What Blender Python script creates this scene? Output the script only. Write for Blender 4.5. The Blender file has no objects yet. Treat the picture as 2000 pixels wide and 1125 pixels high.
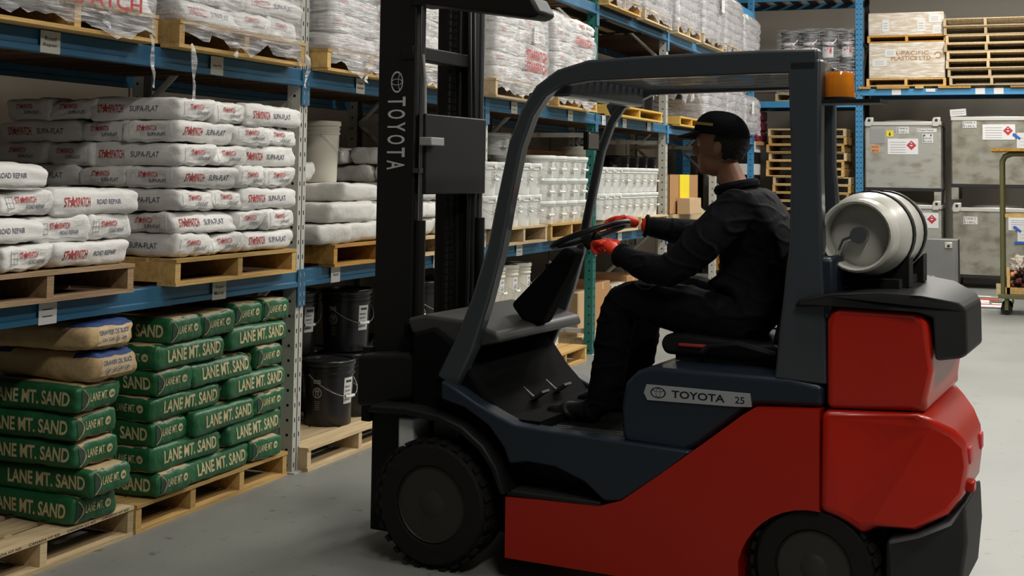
import bpy, bmesh, math, random
from mathutils import Vector, Matrix, noise
from mathutils.bvhtree import BVHTree
random.seed(7)
S = bpy.context.scene
PI = math.pi
C = S.collection.objects
R = math.radians

# ------------------------------------------------------------------ camera, world, lights, exposure
# world axes: X runs along the main rack away from the camera, +Y goes into that rack, Z is up
EYE = Vector((0, 0, 1.55)); YAW, PITCH, ROLL = .3810, .0553, .0137
fwd = Vector((math.cos(YAW) * math.cos(PITCH), math.sin(YAW) * math.cos(PITCH), math.sin(PITCH)))
rgt = Vector((math.sin(YAW), -math.cos(YAW), 0)); upv = rgt.cross(fwd)
r2 = rgt * math.cos(ROLL) + upv * math.sin(ROLL); u2 = upv * math.cos(ROLL) - rgt * math.sin(ROLL)
cam = bpy.data.cameras.new('camera'); co = bpy.data.objects.new('camera', cam); C.link(co)
m3 = Matrix((r2, u2, -fwd)).transposed()
co.matrix_world = Matrix.Translation(EYE) @ m3.to_4x4()
cam.sensor_width = 36; cam.lens = 2552.4 / 2000 * 36; cam.shift_y = -(562.5 - 198.9) / 2000
cam.clip_end = 200
S.camera = co
W = bpy.data.worlds.new('world'); S.world = W; W.use_nodes = True
bg = W.node_tree.nodes['Background']; bg.inputs[0].default_value = (.80, .90, 1, 1); bg.inputs[1].default_value = .035


def area(x, y, z, sx, sy, power, col=(1, .965, .905), rot=(0, 0, 0)):
    l = bpy.data.lights.new('unseen_overhead_light', 'AREA'); l.shape = 'RECTANGLE'; l.size = sx; l.size_y = sy  # area lamp out of view, with no fixture modelled
    l.energy = power; l.color = col
    o = bpy.data.objects.new('unseen_overhead_light', l); C.link(o); o.location = (x, y, z); o.rotation_euler = rot
    return o


area(.6, -1.2, 5.6, 2.4, .5, 165)  # added out of view to brighten the near ends of the sacks
area(4.6, .5, 5.6, 2.4, .5, 100)
area(6.4, -3.6, 5.2, 2.4, .5, 330)  # added fill on the open hall side, brightens the aisle faces of the sacks
area(9.2, .9, 5.6, 2.4, .5, 190)
area(13.5, .9, 5.6, 2.4, .5, 280)
area(17.4, .2, 5.8, 2.4, .5, 300)
area(11.0, -4.2, 5.4, 2.4, .5, 120)
area(15.5, -4.2, 5.6, 2.4, .5, 130)
S.view_settings.view_transform = 'Standard'; S.view_settings.look = 'None'
S.view_settings.gamma = 1; S.view_settings.use_curve_mapping = False
S.view_settings.exposure = 0.0

# ------------------------------------------------------------------ materials
MATS = {}


def mat(name, col, rough=.6, metal=0., spot=None, spotc=None, scale=8., bump=0., bscale=60., stretch=(1, 1, 1), coord='Object',
        spec=.5, alpha=1., emit=None, emit_s=0., rvar=0., coat=0.):
    """plain colour, optionally mixed with spotc through noise, optional fine bump"""
    if name in MATS: return MATS[name]
    m = bpy.data.materials.new(name); m.use_nodes = True; nt = m.node_tree; N = nt.nodes; L = nt.links
    b = N['Principled BSDF']; b.inputs['Base Color'].default_value = (*col, 1); b.inputs['Roughness'].default_value = rough
    b.inputs['Metallic'].default_value = metal; b.inputs['Specular IOR Level'].default_value = spec
    b.inputs['Alpha'].default_value = alpha; b.inputs['Coat Weight'].default_value = coat
    if emit: b.inputs['Emission Color'].default_value = (*emit, 1); b.inputs['Emission Strength'].default_value = emit_s
    if spotc or bump:
        tc = N.new('ShaderNodeTexCoord'); mp = N.new('ShaderNodeMapping'); mp.inputs['Scale'].default_value = stretch
        L.new(tc.outputs[coord], mp.inputs[0])
    if spotc:
        n = N.new('ShaderNodeTexNoise'); n.inputs['Scale'].default_value = scale; n.inputs['Detail'].default_value = 6
        L.new(mp.outputs[0], n.inputs[0]); cr = N.new('ShaderNodeValToRGB')
        lo, hi = spot or (.4, .7)
        cr.color_ramp.elements[0].position = lo; cr.color_ramp.elements[1].position = hi
        cr.color_ramp.elements[0].color = (*col, 1); cr.color_ramp.elements[1].color = (*spotc, 1)
        L.new(n.outputs[0], cr.inputs[0]); L.new(cr.outputs[0], b.inputs['Base Color'])
        if rvar:
            mr = N.new('ShaderNodeMapRange'); mr.inputs[3].default_value = rough; mr.inputs[4].default_value = rough + rvar
            L.new(n.outputs[0], mr.inputs[0]); L.new(mr.outputs[0], b.inputs['Roughness'])
    if bump:
        n2 = N.new('ShaderNodeTexNoise'); n2.inputs['Scale'].default_value = bscale; n2.inputs['Detail'].default_value = 4
        L.new(mp.outputs[0], n2.inputs[0]); bp = N.new('ShaderNodeBump'); bp.inputs['Strength'].default_value = bump
        bp.inputs['Distance'].default_value = .02
        L.new(n2.outputs[0], bp.inputs['Height']); L.new(bp.outputs[0], b.inputs['Normal'])
    MATS[name] = m
    return m


def crumple(m, scale=5.5, strength=.55):
    """sharp paper creases: ridged noise bump on top of the fine bump"""
    nt = m.node_tree; N = nt.nodes; L = nt.links; b = N['Principled BSDF']; tc = [n for n in N if n.type == 'TEX_COORD'][0]
    mp = N.new('ShaderNodeMapping'); oi = N.new('ShaderNodeObjectInfo'); cb = N.new('ShaderNodeCombineXYZ')
    mu = N.new('ShaderNodeMath'); mu.operation = 'MULTIPLY'; mu.inputs[1].default_value = 37; L.new(oi.outputs['Random'], mu.inputs[0])
    L.new(mu.outputs[0], cb.inputs[0]); L.new(mu.outputs[0], cb.inputs[2]); L.new(cb.outputs[0], mp.inputs['Location']); L.new(tc.outputs['Object'], mp.inputs[0])
    n = N.new('ShaderNodeTexNoise'); n.noise_type = 'RIDGED_MULTIFRACTAL'; n.inputs['Scale'].default_value = scale; n.inputs['Detail'].default_value = 3
    L.new(mp.outputs[0], n.inputs[0]); bp = N.new('ShaderNodeBump'); bp.inputs['Strength'].default_value = strength; bp.inputs['Distance'].default_value = .02
    prev = b.inputs['Normal'].links[0].from_socket; L.new(n.outputs[0], bp.inputs['Height']); L.new(prev, bp.inputs['Normal']); L.new(bp.outputs[0], b.inputs['Normal'])


def wood(name, c1, c2, sx=(1.2, 14, 14)):
    if name in MATS: return MATS[name]
    m = mat(name, c1, .8, spot=(.32, .68), spotc=c2, scale=2.2, bump=.25, bscale=12, stretch=sx, spec=.2)
    nt = m.node_tree; N = nt.nodes; L = nt.links
    oi = N.new('ShaderNodeObjectInfo'); hs = N.new('ShaderNodeHueSaturation'); mr = N.new('ShaderNodeMapRange')
    mr.inputs[3].default_value = .72; mr.inputs[4].default_value = 1.18
    L.new(oi.outputs['Random'], mr.inputs[0]); L.new(mr.outputs[0], hs.inputs['Value'])
    b = N['Principled BSDF']; src = b.inputs['Base Color'].links[0].from_socket
    L.new(src, hs.inputs['Color']); L.new(hs.outputs[0], b.inputs['Base Color'])
    return m


M_white = mat('sack_paper_white', (.72, .71, .68), .55, bump=.22, bscale=22, stretch=(1, 1, 1.6), spec=.3)
M_plain = mat('sack_paper_grey', (.58, .57, .53), .6, bump=.25, bscale=20, spec=.3)
M_red = mat('print_red', (.42, .025, .03), .6, spot=(.45, .8), spotc=(.52, .12, .11), scale=30)
M_grey = mat('print_slate', (.09, .10, .14), .6)
M_black = mat('print_black', (.03, .03, .03), .6)
M_green = mat('sack_green', (.014, .105, .036), .42, spot=(.5, .8), spotc=(.022, .13, .05), scale=9, bump=.4, bscale=20, spec=.4)
M_kraft = mat('sack_kraft', (.50, .38, .22), .75, spot=(.4, .75), spotc=(.40, .29, .16), scale=10, bump=.35, bscale=22, spec=.2)
M_cream = mat('print_cream', (.56, .47, .26), .6)
M_dkgap = mat('sack_fold_dark', (.02, .045, .028), .8)
M_bluep = mat('sack_blue', (.03, .07, .22), .5, bump=.3, bscale=30)
M_tanb = mat('sack_tan', (.52, .37, .19), .7, spot=(.4, .75), spotc=(.43, .30, .15), scale=7, bump=.4, bscale=18, spec=.2)
M_labelb = mat('print_lightpatch', (.60, .47, .29), .7)
M_blue = mat('rack_blue_paint', (.014, .10, .19), .38, spot=(.55, .8), spotc=(.03, .15, .26), scale=3, bump=.04, bscale=8, rvar=.2)
M_blue2 = mat('rack_blue_light', (.045, .22, .42), .42, spot=(.55, .8), spotc=(.07, .28, .48), scale=3)
M_post = mat('rack_post_putty', (.44, .44, .39), .5, spot=(.58, .68), spotc=(.26, .21, .15), scale=9, rvar=.2)
M_postg = mat('rack_post_green', (.016, .13, .105), .45, spot=(.6, .75), spotc=(.03, .17, .15), scale=9)
M_hole = mat('rack_hole_dark', (.008, .008, .008), .9)
M_yel = wood('pallet_wood_yellow', (.60, .40, .15), (.45, .27, .09))
M_pale = wood('pallet_wood_pale', (.60, .47, .28), (.46, .34, .19))
M_old = wood('pallet_wood_weathered', (.36, .25, .14), (.22, .14, .08))
M_orange = wood('pallet_wood_orange', (.50, .28, .07), (.36, .18, .04))
M_ypaint = mat('pallet_yellow_paint', (.62, .40, .08), .6, spot=(.4, .8), spotc=(.5, .3, .05), scale=4)
M_deck = wood('deck_wood_brown', (.17, .10, .055), (.10, .06, .035))
M_pail = mat('pail_white', (.66, .67, .64), .42, spec=.45)
M_pail2 = mat('pail_offwhite', (.56, .53, .44), .5)
M_pblack = mat('pail_black', (.010, .010, .011), .28, spec=.5)
M_wire = mat('pail_wire', (.45, .45, .44), .35, .8)
M_grip = mat('pail_grip', (.68, .68, .66), .5)
M_paper = mat('paper_label', (.62, .62, .60), .7)
M_paper2 = mat('paper_tag', (.50, .49, .42), .7)
M_tag3 = mat('tag_grey_print', (.28, .28, .27), .7)
M_card = mat('cardboard', (.36, .19, .075), .8, bump=.1, bscale=10, stretch=(1, 1, 8))
M_card2 = mat('cardboard_light', (.48, .33, .18), .8)
M_card3 = mat('cardboard_filmed', (.50, .42, .32), .35, spot=(.45, .62), spotc=(.66, .63, .58), scale=5, stretch=(1, 1, 7), bump=.3, bscale=9)
M_yellow = mat('yellow_film', (.75, .62, .02), .5)
M_steel = mat('tote_steel', (.36, .36, .32), .5, .25, spot=(.5, .72), spotc=(.22, .19, .14), scale=3.4, bump=.05, bscale=4, stretch=(1, 1, 2.2), rvar=.15)
M_steel2 = mat('tote_steel_dirty', (.29, .28, .23), .55, .25, spot=(.45, .7), spotc=(.15, .13, .095), scale=3.0, stretch=(1, 1.3, 2.0), rvar=.15)
M_rim = mat('tote_rim', (.66, .65, .60), .35, .5)
M_dark = mat('dark_metal', (.02, .02, .02), .5, .3)
M_sheet = mat('cabinet_grey', (.20, .21, .20), .45, .4, spot=(.4, .8), spotc=(.26, .26, .25), scale=1.2)
M_placard = mat('placard_white', (.70, .70, .70), .5)
M_pred = mat('placard_red', (.50, .03, .045), .5)
M_tape = mat('tape_blue', (.02, .10, .45), .5)
M_olive = mat('cart_green_paint', (.10, .10, .035), .5)
M_orangel = mat('sticker_orange', (.62, .28, .12), .6)
M_maroon = mat('film_maroon', (.16, .015, .035), .25, bump=.5, bscale=6, stretch=(1, 1, 5))
M_drum = mat('drum_grey', (.10, .10, .11), .35, spec=.6)
M_tarp = mat('tarp_khaki', (.22, .18, .11), .8, bump=.4, bscale=14)
M_conc = mat('concrete_floor', (.225, .232, .212), .55, spot=(.35, .7), spotc=(.185, .19, .175), scale=1.1, bump=.03, bscale=30, rvar=-.15, coord='Object')


def add_floor_specks():
    nt = M_conc.node_tree; N = nt.nodes; L = nt.links; b = N['Principled BSDF']
    src = b.inputs['Base Color'].links[0].from_socket
    tc = [n for n in N if n.type == 'TEX_COORD'][0]
    v = N.new('ShaderNodeTexNoise'); v.inputs['Scale'].default_value = 14; v.inputs['Detail'].default_value = 8
    L.new(tc.outputs['Object'], v.inputs[0]); cr = N.new('ShaderNodeValToRGB')
    cr.color_ramp.elements[0].position = .27; cr.color_ramp.elements[1].position = .36
    cr.color_ramp.elements[0].color = (.55, .54, .5, 1); cr.color_ramp.elements[1].color = (1, 1, 1, 1)
    L.new(v.outputs[0], cr.inputs[0]); mx = N.new('ShaderNodeMix'); mx.data_type = 'RGBA'; mx.blend_type = 'MULTIPLY'
    mx.inputs[0].default_value = 1; L.new(src, mx.inputs[6]); L.new(cr.outputs[0], mx.inputs[7]); L.new(mx.outputs[2], b.inputs['Base Color'])


add_floor_specks()
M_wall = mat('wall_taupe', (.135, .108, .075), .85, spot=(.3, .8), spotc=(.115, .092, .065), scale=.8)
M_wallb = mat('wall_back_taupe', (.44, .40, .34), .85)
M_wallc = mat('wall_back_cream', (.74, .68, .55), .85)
for m_ in (M_white, M_plain): crumple(m_, 4.2, .85)
for m_ in (M_green, M_tanb): crumple(m_, 5, .4)


def blue_ends(m):
    """blue printed ends on the tan sack: near both ends of its top"""
    nt = m.node_tree; N = nt.nodes; L = nt.links; b = N['Principled BSDF']; tc = [n for n in N if n.type == 'TEX_COORD'][0]
    def ma(op, a, b_):
        n = N.new('ShaderNodeMath'); n.operation = op
        for i, q in enumerate((a, b_)):
            if q is None: continue
            if isinstance(q, (int, float)): n.inputs[i].default_value = q
            else: L.new(q, n.inputs[i])
        return n.outputs[0]
    sp = N.new('ShaderNodeSeparateXYZ'); L.new(tc.outputs['Object'], sp.inputs[0])
    nz = N.new('ShaderNodeTexNoise'); nz.inputs['Scale'].default_value = 9; L.new(tc.outputs['Object'], nz.inputs[0])
    ax = ma('ABSOLUTE', sp.outputs[0], None); wob = ma('MULTIPLY', ma('SUBTRACT', nz.outputs[0], .5), .12)
    e = ma('GREATER_THAN', ma('ADD', ax, wob), .15); h = ma('GREATER_THAN', ma('ADD', sp.outputs[2], ma('MULTIPLY', wob, .25)), .104)
    k = ma('MULTIPLY', e, h); mx = N.new('ShaderNodeMix'); mx.data_type = 'RGBA'
    L.new(k, mx.inputs[0]); L.new(b.inputs['Base Color'].links[0].from_socket, mx.inputs[6]); mx.inputs[7].default_value = (.03, .06, .18, 1); L.new(mx.outputs[2], b.inputs['Base Color'])


blue_ends(M_tanb)
# forklift
M_fred = mat('forklift_red', (.37, .011, .002), .30, coat=.12, spec=.3, spot=(.3, .8), spotc=(.38, .010, .002), scale=2)
M_navy = mat('forklift_navy', (.012, .019, .029), .38, coat=.15, spec=.35)
M_fblk = mat('forklift_black', (.007, .007, .007), .55, spec=.25)
M_ggrey = mat('forklift_guard_grey', (.035, .042, .048), .36, coat=.3)
M_greyp = mat('forklift_grey_panel', (.032, .032, .031), .5)
M_tyre = mat('tyre_rubber', (.009, .008, .007), .8, spec=.25, bump=.2, bscale=20)
M_matt = mat('forklift_matt_black', (.004, .004, .004), .9, spec=.08)
M_scrap = mat('scrap_brown', (.075, .014, .010), .45)
M_hub = mat('wheel_hub', (.035, .03, .026), .5, .3)
M_chrome = mat('cylinder_chrome', (.35, .35, .35), .2, .9)
M_tank = mat('gas_tank_white', (.50, .49, .44), .35, spot=(.5, .8), spotc=(.42, .40, .34), scale=5)
M_amber = mat('beacon_amber', (.85, .26, .01), .15, coat=1., spec=.6)
M_amber.node_tree.nodes['Principled BSDF'].inputs['Transmission Weight'].default_value = .35
M_vinyl = mat('seat_vinyl', (.008, .008, .009), .42, spec=.35)
M_badge = mat('badge_silver', (.30, .31, .32), .4)
M_badgel = mat('badge_letters', (.50, .51, .50), .4)
M_cloth = mat('clothes_black', (.0045, .0045, .006), .85, bump=.4, bscale=14, spec=.15)
M_trous = mat('trousers_black', (.0035, .0035, .005), .9, bump=.4, bscale=10, spec=.12)
M_skin = mat('skin', (.33, .155, .085), .55)
M_hair = mat('hair_black', (.010, .008, .007), .7, bump=.6, bscale=60)
M_glove = mat('glove_red', (.90, .045, .010), .6, bump=.3, bscale=40)
M_seatred = mat('seat_red_trim', (.35, .03, .02), .6)
M_lens = mat('lamp_lens', (.45, .46, .46), .2)
M_mirror = mat('mirror_glass', (.5, .5, .5), .1, .9)


def film(name, base=.30, col=(.80, .80, .80)):
    """clear stretch film: mostly see-through, hazy white glossy streaks"""
    m = bpy.data.materials.new(name); m.use_nodes = True; nt = m.node_tree; N = nt.nodes; L = nt.links
    for n in list(N): N.remove(n)
    out = N.new('ShaderNodeOutputMaterial'); tr = N.new('ShaderNodeBsdfTransparent'); tr.inputs[0].default_value = (.96, .96, .97, 1)
    p = N.new('ShaderNodeBsdfPrincipled'); p.inputs['Base Color'].default_value = (*col, 1); p.inputs['Roughness'].default_value = .16
    p.inputs['Specular IOR Level'].default_value = .9
    tc = N.new('ShaderNodeTexCoord'); mp = N.new('ShaderNodeMapping'); mp.inputs['Rotation'].default_value = (R(12), R(14), 0)
    mp.inputs['Scale'].default_value = (2.0, 2.0, 22)
    L.new(tc.outputs['Object'], mp.inputs[0])
    n1 = N.new('ShaderNodeTexNoise'); n1.inputs['Scale'].default_value = 3.2; n1.inputs['Detail'].default_value = 8; n1.inputs['Distortion'].default_value = .5
    L.new(mp.outputs[0], n1.inputs[0])
    n3 = N.new('ShaderNodeTexNoise'); n3.inputs['Scale'].default_value = 9; n3.inputs['Detail'].default_value = 5
    L.new(tc.outputs['Object'], n3.inputs[0])
    mr = N.new('ShaderNodeMapRange'); mr.inputs[1].default_value = .45; mr.inputs[2].default_value = .75
    mr.inputs[3].default_value = base; mr.inputs[4].default_value = min(.95, base + .55)
    L.new(n1.outputs[0], mr.inputs[0])
    b1 = N.new('ShaderNodeBump'); b1.inputs['Strength'].default_value = .9; b1.inputs['Distance'].default_value = .012
    b2 = N.new('ShaderNodeBump'); b2.inputs['Strength'].default_value = .8; b2.inputs['Distance'].default_value = .03
    L.new(n3.outputs[0], b2.inputs['Height']); L.new(n1.outputs[0], b1.inputs['Height'])
    L.new(b2.outputs[0], b1.inputs['Normal']); L.new(b1.outputs[0], p.inputs['Normal'])
    mx = N.new('ShaderNodeMixShader'); L.new(mr.outputs[0], mx.inputs[0]); L.new(tr.outputs[0], mx.inputs[1]); L.new(p.outputs[0], mx.inputs[2])
    L.new(mx.outputs[0], out.inputs[0])
    MATS[name] = m
    return m


M_film = film('stretch_film', .20)
M_filmt = film('stretch_film_heavy', .34)
M_filmd = film('stretch_film_thin', .02)
M_filmf = film('stretch_film_far', .46, (.50, .49, .51))


# ------------------------------------------------------------------ mesh helpers
def taper(o, x0=-1.72, x1=-2.06, k=.42):
    for v in o.data.vertices:
        q = v.co.x
        if q < x0: v.co.y *= 1 - .62 * min(1, (x0 - q) / (x0 - x1)) ** 1.6; v.co.x = x0 + (q - x0) * .72


class G:
    """collects shapes in one bmesh; g.obj() links them as one mesh object"""

    def __init__(s): s.b = bmesh.new(); s.mi = 0

    def _f(s, vs):
        try:
            f = s.b.faces.new(vs); f.material_index = s.mi; return f
        except ValueError:
            return None

    def box(s, x0, x1, y0, y1, z0, z1, M=None):
        P = [Vector((x, y, z)) for x in (x0, x1) for y in (y0, y1) for z in (z0, z1)]
        if M: P = [M @ p for p in P]
        v = [s.b.verts.new(p) for p in P]
        for q in ((0, 1, 3, 2), (4, 6, 7, 5), (0, 4, 5, 1), (2, 3, 7, 6), (0, 2, 6, 4), (1, 5, 7, 3)): s._f([v[i] for i in q])
        return s

    def prism(s, pts, a0, a1, axis='y', M=None):
        def P(p, a):
            q = {'y': (p[0], a, p[1]), 'x': (a, p[0], p[1]), 'z': (p[0], p[1], a)}[axis]
            q = Vector(q); return M @ q if M else q
        A = [s.b.verts.new(P(p, a0)) for p in pts]; B = [s.b.verts.new(P(p, a1)) for p in pts]
        n = len(pts); s._f(A); s._f(B[::-1])
        for i in range(n): s._f([A[i], B[i], B[(i + 1) % n], A[(i + 1) % n]][::-1])
        return s

    def tube(s, path, r, seg=10, closed=False, cap=True):
        path = [Vector(p) for p in path]; n = len(path); rings = []
        rr = r if isinstance(r, (list, tuple)) else [r] * n
        prev = None
        for i, p in enumerate(path):
            if closed: t = path[(i + 1) % n] - path[i - 1]
            else: t = path[min(i + 1, n - 1)] - path[max(i - 1, 0)]
            t.normalize()
            if prev is None:
                a = t.cross(Vector((0, 0, 1))); a = a if a.length > .05 else t.cross(Vector((1, 0, 0)))
            else: a = prev - t * prev.dot(t)
            a.normalize(); prev = a; b = t.cross(a)
            rings.append([s.b.verts.new(p + (a * math.cos(k * 2 * PI / seg) + b * math.sin(k * 2 * PI / seg)) * rr[i]) for k in range(seg)])
        for i in range(n if closed else n - 1):
            A, B = rings[i], rings[(i + 1) % n]
            for k in range(seg): s._f([A[k], A[(k + 1) % seg], B[(k + 1) % seg], B[k]])
        if cap and not closed: s._f(rings[0][::-1]); s._f(rings[-1])
        return s

    def lathe(s, prof, seg=24, o=(0, 0, 0), axis='z', M=None):
        rings = []
        for r, h in prof:
            ring = []
            for k in range(seg):
                a = 2 * PI * k / seg; c, d = math.cos(a) * r, math.sin(a) * r
                q = {'z': (c, d, h), 'y': (c, h, -d), 'x': (h, c, d)}[axis]; q = Vector(q) + Vector(o)
                ring.append(s.b.verts.new(M @ q if M else q))
            rings.append(ring)
        for A, B in zip(rings, rings[1:]):
            for k in range(seg): s._f([A[k], A[(k + 1) % seg], B[(k + 1) % seg], B[k]])
        if prof[0][0] > .0005: s._f(rings[0][::-1])
        if prof[-1][0] > .0005: s._f(rings[-1])
        return s

    def quad(s, a, b, c, d): s._f([s.b.verts.new(Vector(p)) for p in (a, b, c, d)]); return s

    def poly(s, pts): s._f([s.b.verts.new(Vector(p)) for p in pts]); return s

    def text(s, t, o, u, v, w, h, bold=.01, bvh=None, n=None, off=.0015):
        """letters of t centred at o, w wide along u and h high along v"""
        V, F = text_geo(t, bold); o, u, v = Vector(o), Vector(u), Vector(v); vs = []
        for a, b in V:
            p = o + u * (w * (a - .5)) + v * (h * (b - .5))
            if bvh:
                nn = Vector(n); hit = bvh.ray_cast(p + nn * .3, -nn, .6)[0]
                if hit: p = hit + nn * off
            elif n: p = p + Vector(n) * off
            vs.append(s.b.verts.new(p))
        for f in F: s._f([vs[i] for i in f])
        return s

    def mesh(s, name, mats, smooth=False):
        bmesh.ops.recalc_face_normals(s.b, faces=s.b.faces)
        me = bpy.data.meshes.new(name); s.b.to_mesh(me); s.b.free()
        for m in (mats if isinstance(mats, (list, tuple)) else [mats]): me.materials.append(m)
        if smooth:
            me.polygons.foreach_set('use_smooth', [True] * len(me.polygons))
        return me

    def obj(s, name, mats, parent=None, bevel=0, smooth=False, loc=None, seg=2, **k):
        o = bpy.data.objects.new(name, s.mesh(name, mats, smooth)); C.link(o)
        if parent: o.parent = parent
        if loc: o.location = loc
        if bevel:
            b = o.modifiers.new('bevel', 'BEVEL'); b.width = bevel; b.segments = seg; b.limit_method = 'ANGLE'; b.angle_limit = R(35)
            b.harden_normals = False
        if smooth or bevel: autosmooth(o.data)
        for kk, vv in k.items(): o[kk] = vv
        return o


def autosmooth(me):
    try:
        me.polygons.foreach_set('use_smooth', [True] * len(me.polygons)); me.set_sharp_from_angle(angle=R(38))
    except Exception: pass


_T = {}


def text_geo(t, bold=.01):
    k = (t, bold)
    if k in _T: return _T[k]
    cu = bpy.data.curves.new('t', 'FONT'); cu.body = t; cu.size = 1; cu.offset = bold; cu.resolution_u = 3
    o = bpy.data.objects.new('t', cu); me = o.to_mesh()
    b = bmesh.new(); b.from_mesh(me); o.to_mesh_clear(); bpy.data.objects.remove(o); bpy.data.curves.remove(cu)
    bmesh.ops.remove_doubles(b, verts=b.verts, dist=1e-5)
    xs = [v.co.x for v in b.verts]; ys = [v.co.y for v in b.verts]
    x0, x1, y0, y1 = min(xs), max(xs), min(ys), max(ys)
    for c in (.25, .5, .75):
        bmesh.ops.bisect_plane(b, geom=list(b.verts) + list(b.edges) + list(b.faces), plane_co=(0, y0 + (y1 - y0) * c, 0), plane_no=(0, 1, 0))
    b.verts.index_update()
    V = [((v.co.x - x0) / (x1 - x0), (v.co.y - y0) / (y1 - y0)) for v in b.verts]; F = [[v.index for v in f.verts] for f in b.faces]
    b.free(); _T[k] = (V, F)
    return _T[k]


def empty(name, label, cat, loc=(0, 0, 0), rz=0, group=None):
    o = bpy.data.objects.new(name, None); C.link(o); o.location = loc; o.rotation_euler = (0, 0, rz)
    return tag(o, label, cat, group)


def tag(o, label, cat, group=None):
    o['label'] = label; o['category'] = cat
    if group: o['group'] = group
    return o


KIDS = {}


def kids(o):
    if o.name not in KIDS: KIDS[o.name] = list(o.children)
    return KIDS[o.name]


def dup(o, loc, rz=None, label=None, group=None, parent=None):
    r = o.copy(); C.link(r); r.location = loc
    if parent: r.parent = parent
    if rz is not None: r.rotation_euler = (0, 0, rz)
    if label: r['label'] = label
    if group: r['group'] = group
    for c in kids(o):
        d = c.copy(); C.link(d); d.parent = r
        for g in kids(c):
            e = g.copy(); C.link(e); e.parent = d
    return r


PROTO = []


def place(proto, loc, rz, label, group=None):
    """first call of a proto moves the proto itself, later calls copy it"""
    if proto.get('used'):
        return dup(proto, loc, rz, label, group)
    kids(proto)
    for c in kids(proto): kids(c)
    proto['used'] = 1; PROTO.append(proto)
    proto.location = loc; proto.rotation_euler = (0, 0, rz); proto['label'] = label
    if group: proto['group'] = group
    return proto


def struct(o):
    o['kind'] = 'structure'; return o


# ------------------------------------------------------------------ setting
g = G(); g.quad((-3, -9, 0), (24, -9, 0), (24, 6, 0), (-3, 6, 0)); struct(g.obj('floor', M_conc))
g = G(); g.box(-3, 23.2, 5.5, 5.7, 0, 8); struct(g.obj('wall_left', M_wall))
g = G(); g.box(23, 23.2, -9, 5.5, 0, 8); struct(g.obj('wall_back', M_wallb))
g = G(); g.box(-3, 23.2, -9, 5.7, 8, 8.2); struct(g.obj('ceiling', M_wallb))
g = G(); g.box(22.97, 23, -9, 5.5, 3.05, 3.78); struct(g.obj('trim_1', M_wallc))
for k in range(13):
    g = G(); g.box(-.012, .012, -.012, 0, 0, 6); struct(g.obj('trim_%d' % (k + 2), M_wall, loc=(2.2 + k * 1.6, 5.5, 0)))
g = G(); g.box(-3, 23, 5.46, 5.5, 0, .12); struct(g.obj('baseboard_left', M_fblk))

# ------------------------------------------------------------------ main rack
D = 3.56  # Y of the rack's front plane
PX = [3.5, 5.95, 8.40, 10.86, 13.23, 15.5, 17.75]
Z1, Z2, Z3, Z4 = 1.04, 2.085, 3.05, 3.80


def post_mesh(name, H, mats, face=1):
    """perforated column .076 square: front face has two rows of slots, the near side one row of round-ish holes"""
    g = G(); w = .076; st = .0762; n = int(H / st)
    hw, hh = .0045, .011

    def strip(P, u0, u1, centres, hw, hh):
        # P(u,z) -> point; strip from u0 to u1 with a hole at each (centre,z)
        for i in range(n):
            z0, z1 = i * st, (i + 1) * st; zc = (z0 + z1) / 2; a = u0
            for j, c in enumerate(centres):
                b = u1 if j == len(centres) - 1 else (c + centres[j + 1]) / 2
                za, zb = zc - hh, zc + hh
                for q in ((a, b, z0, za), (a, b, zb, z1), (a, c - hw, za, zb), (c + hw, b, za, zb)):
                    g.quad(P(q[0], q[2]), P(q[1], q[2]), P(q[1], q[3]), P(q[0], q[3]))
                a = b
    strip(lambda u, z: (u, 0, z), -w / 2, -.004, [-.021], hw, hh)
    strip(lambda u, z: (u, 0, z), .004, w / 2, [.021], hw, hh)
    g.box(-.004, .004, .004, .008, 0, n * st)  # recessed seam between the two slot columns
    for s_ in (-1, 1):
        strip(lambda u, z: (s_ * w / 2, u, z), 0, w, [.034], .007, .007)
    g.mi = 1
    g.box(-w / 2 + .006, w / 2 - .006, .012, w - .002, 0, n * st)
    me = g.mesh(name, mats)
    return me


rack = empty('pallet_rack', 'long main pallet rack with blue beams and putty, green and blue posts', 'rack', (0, D, 0))
pm = {c: post_mesh('upright_post', 4.35, [m, M_hole]) for c, m in (('w', M_post), ('g', M_postg), ('b', M_blue2))}
PC = ['w', 'w', 'w', 'g', 'w', 'w', 'b']


def addobj(name, me, parent, loc=(0, 0, 0), rz=0, **k):
    o = bpy.data.objects.new(name, me); C.link(o); o.parent = parent; o.location = loc; o.rotation_euler = (0, 0, rz)
    for a, b in k.items(): o[a] = b
    return o


gf = G(); gf.box(-.06, .06, -.03, .11, 0, .006); foot_me = gf.mesh('foot_plate', M_post)
gb = G()
for za, zb in ((.18, 1.0), (1.0, 1.85), (1.85, 2.75), (2.75, 3.6)):
    pass
for k in range(5):
    z0 = .2 + k * .85
    gb.box(-.015, .015, .07, 1.0, z0 - .02, z0 + .02)
for k in range(4):
    z0 = .2 + k * .85; a = (0, .08, z0 + .02) if k % 2 else (0, .98, z0 + .02); b = (0, .98, z0 + .83) if k % 2 else (0, .08, z0 + .83)
    gb.tube([a, b], .018, 6)
brace_me = gb.mesh('frame_brace', M_post)
labels_pc = {'w': 'putty coloured upright with worn paint', 'g': 'dark green upright', 'b': 'blue upright'}
for i, x in enumerate(PX):
    p = addobj('upright_post', pm[PC[i]], rack, (x, 0, 0), label=labels_pc[PC[i]])
    addobj('foot_plate', foot_me, p)
    addobj('rear_post', pm[PC[i]], rack, (x, 1.07, 0), PI)
    addobj('frame_brace', brace_me, rack, (x, .0, 0))


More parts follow.
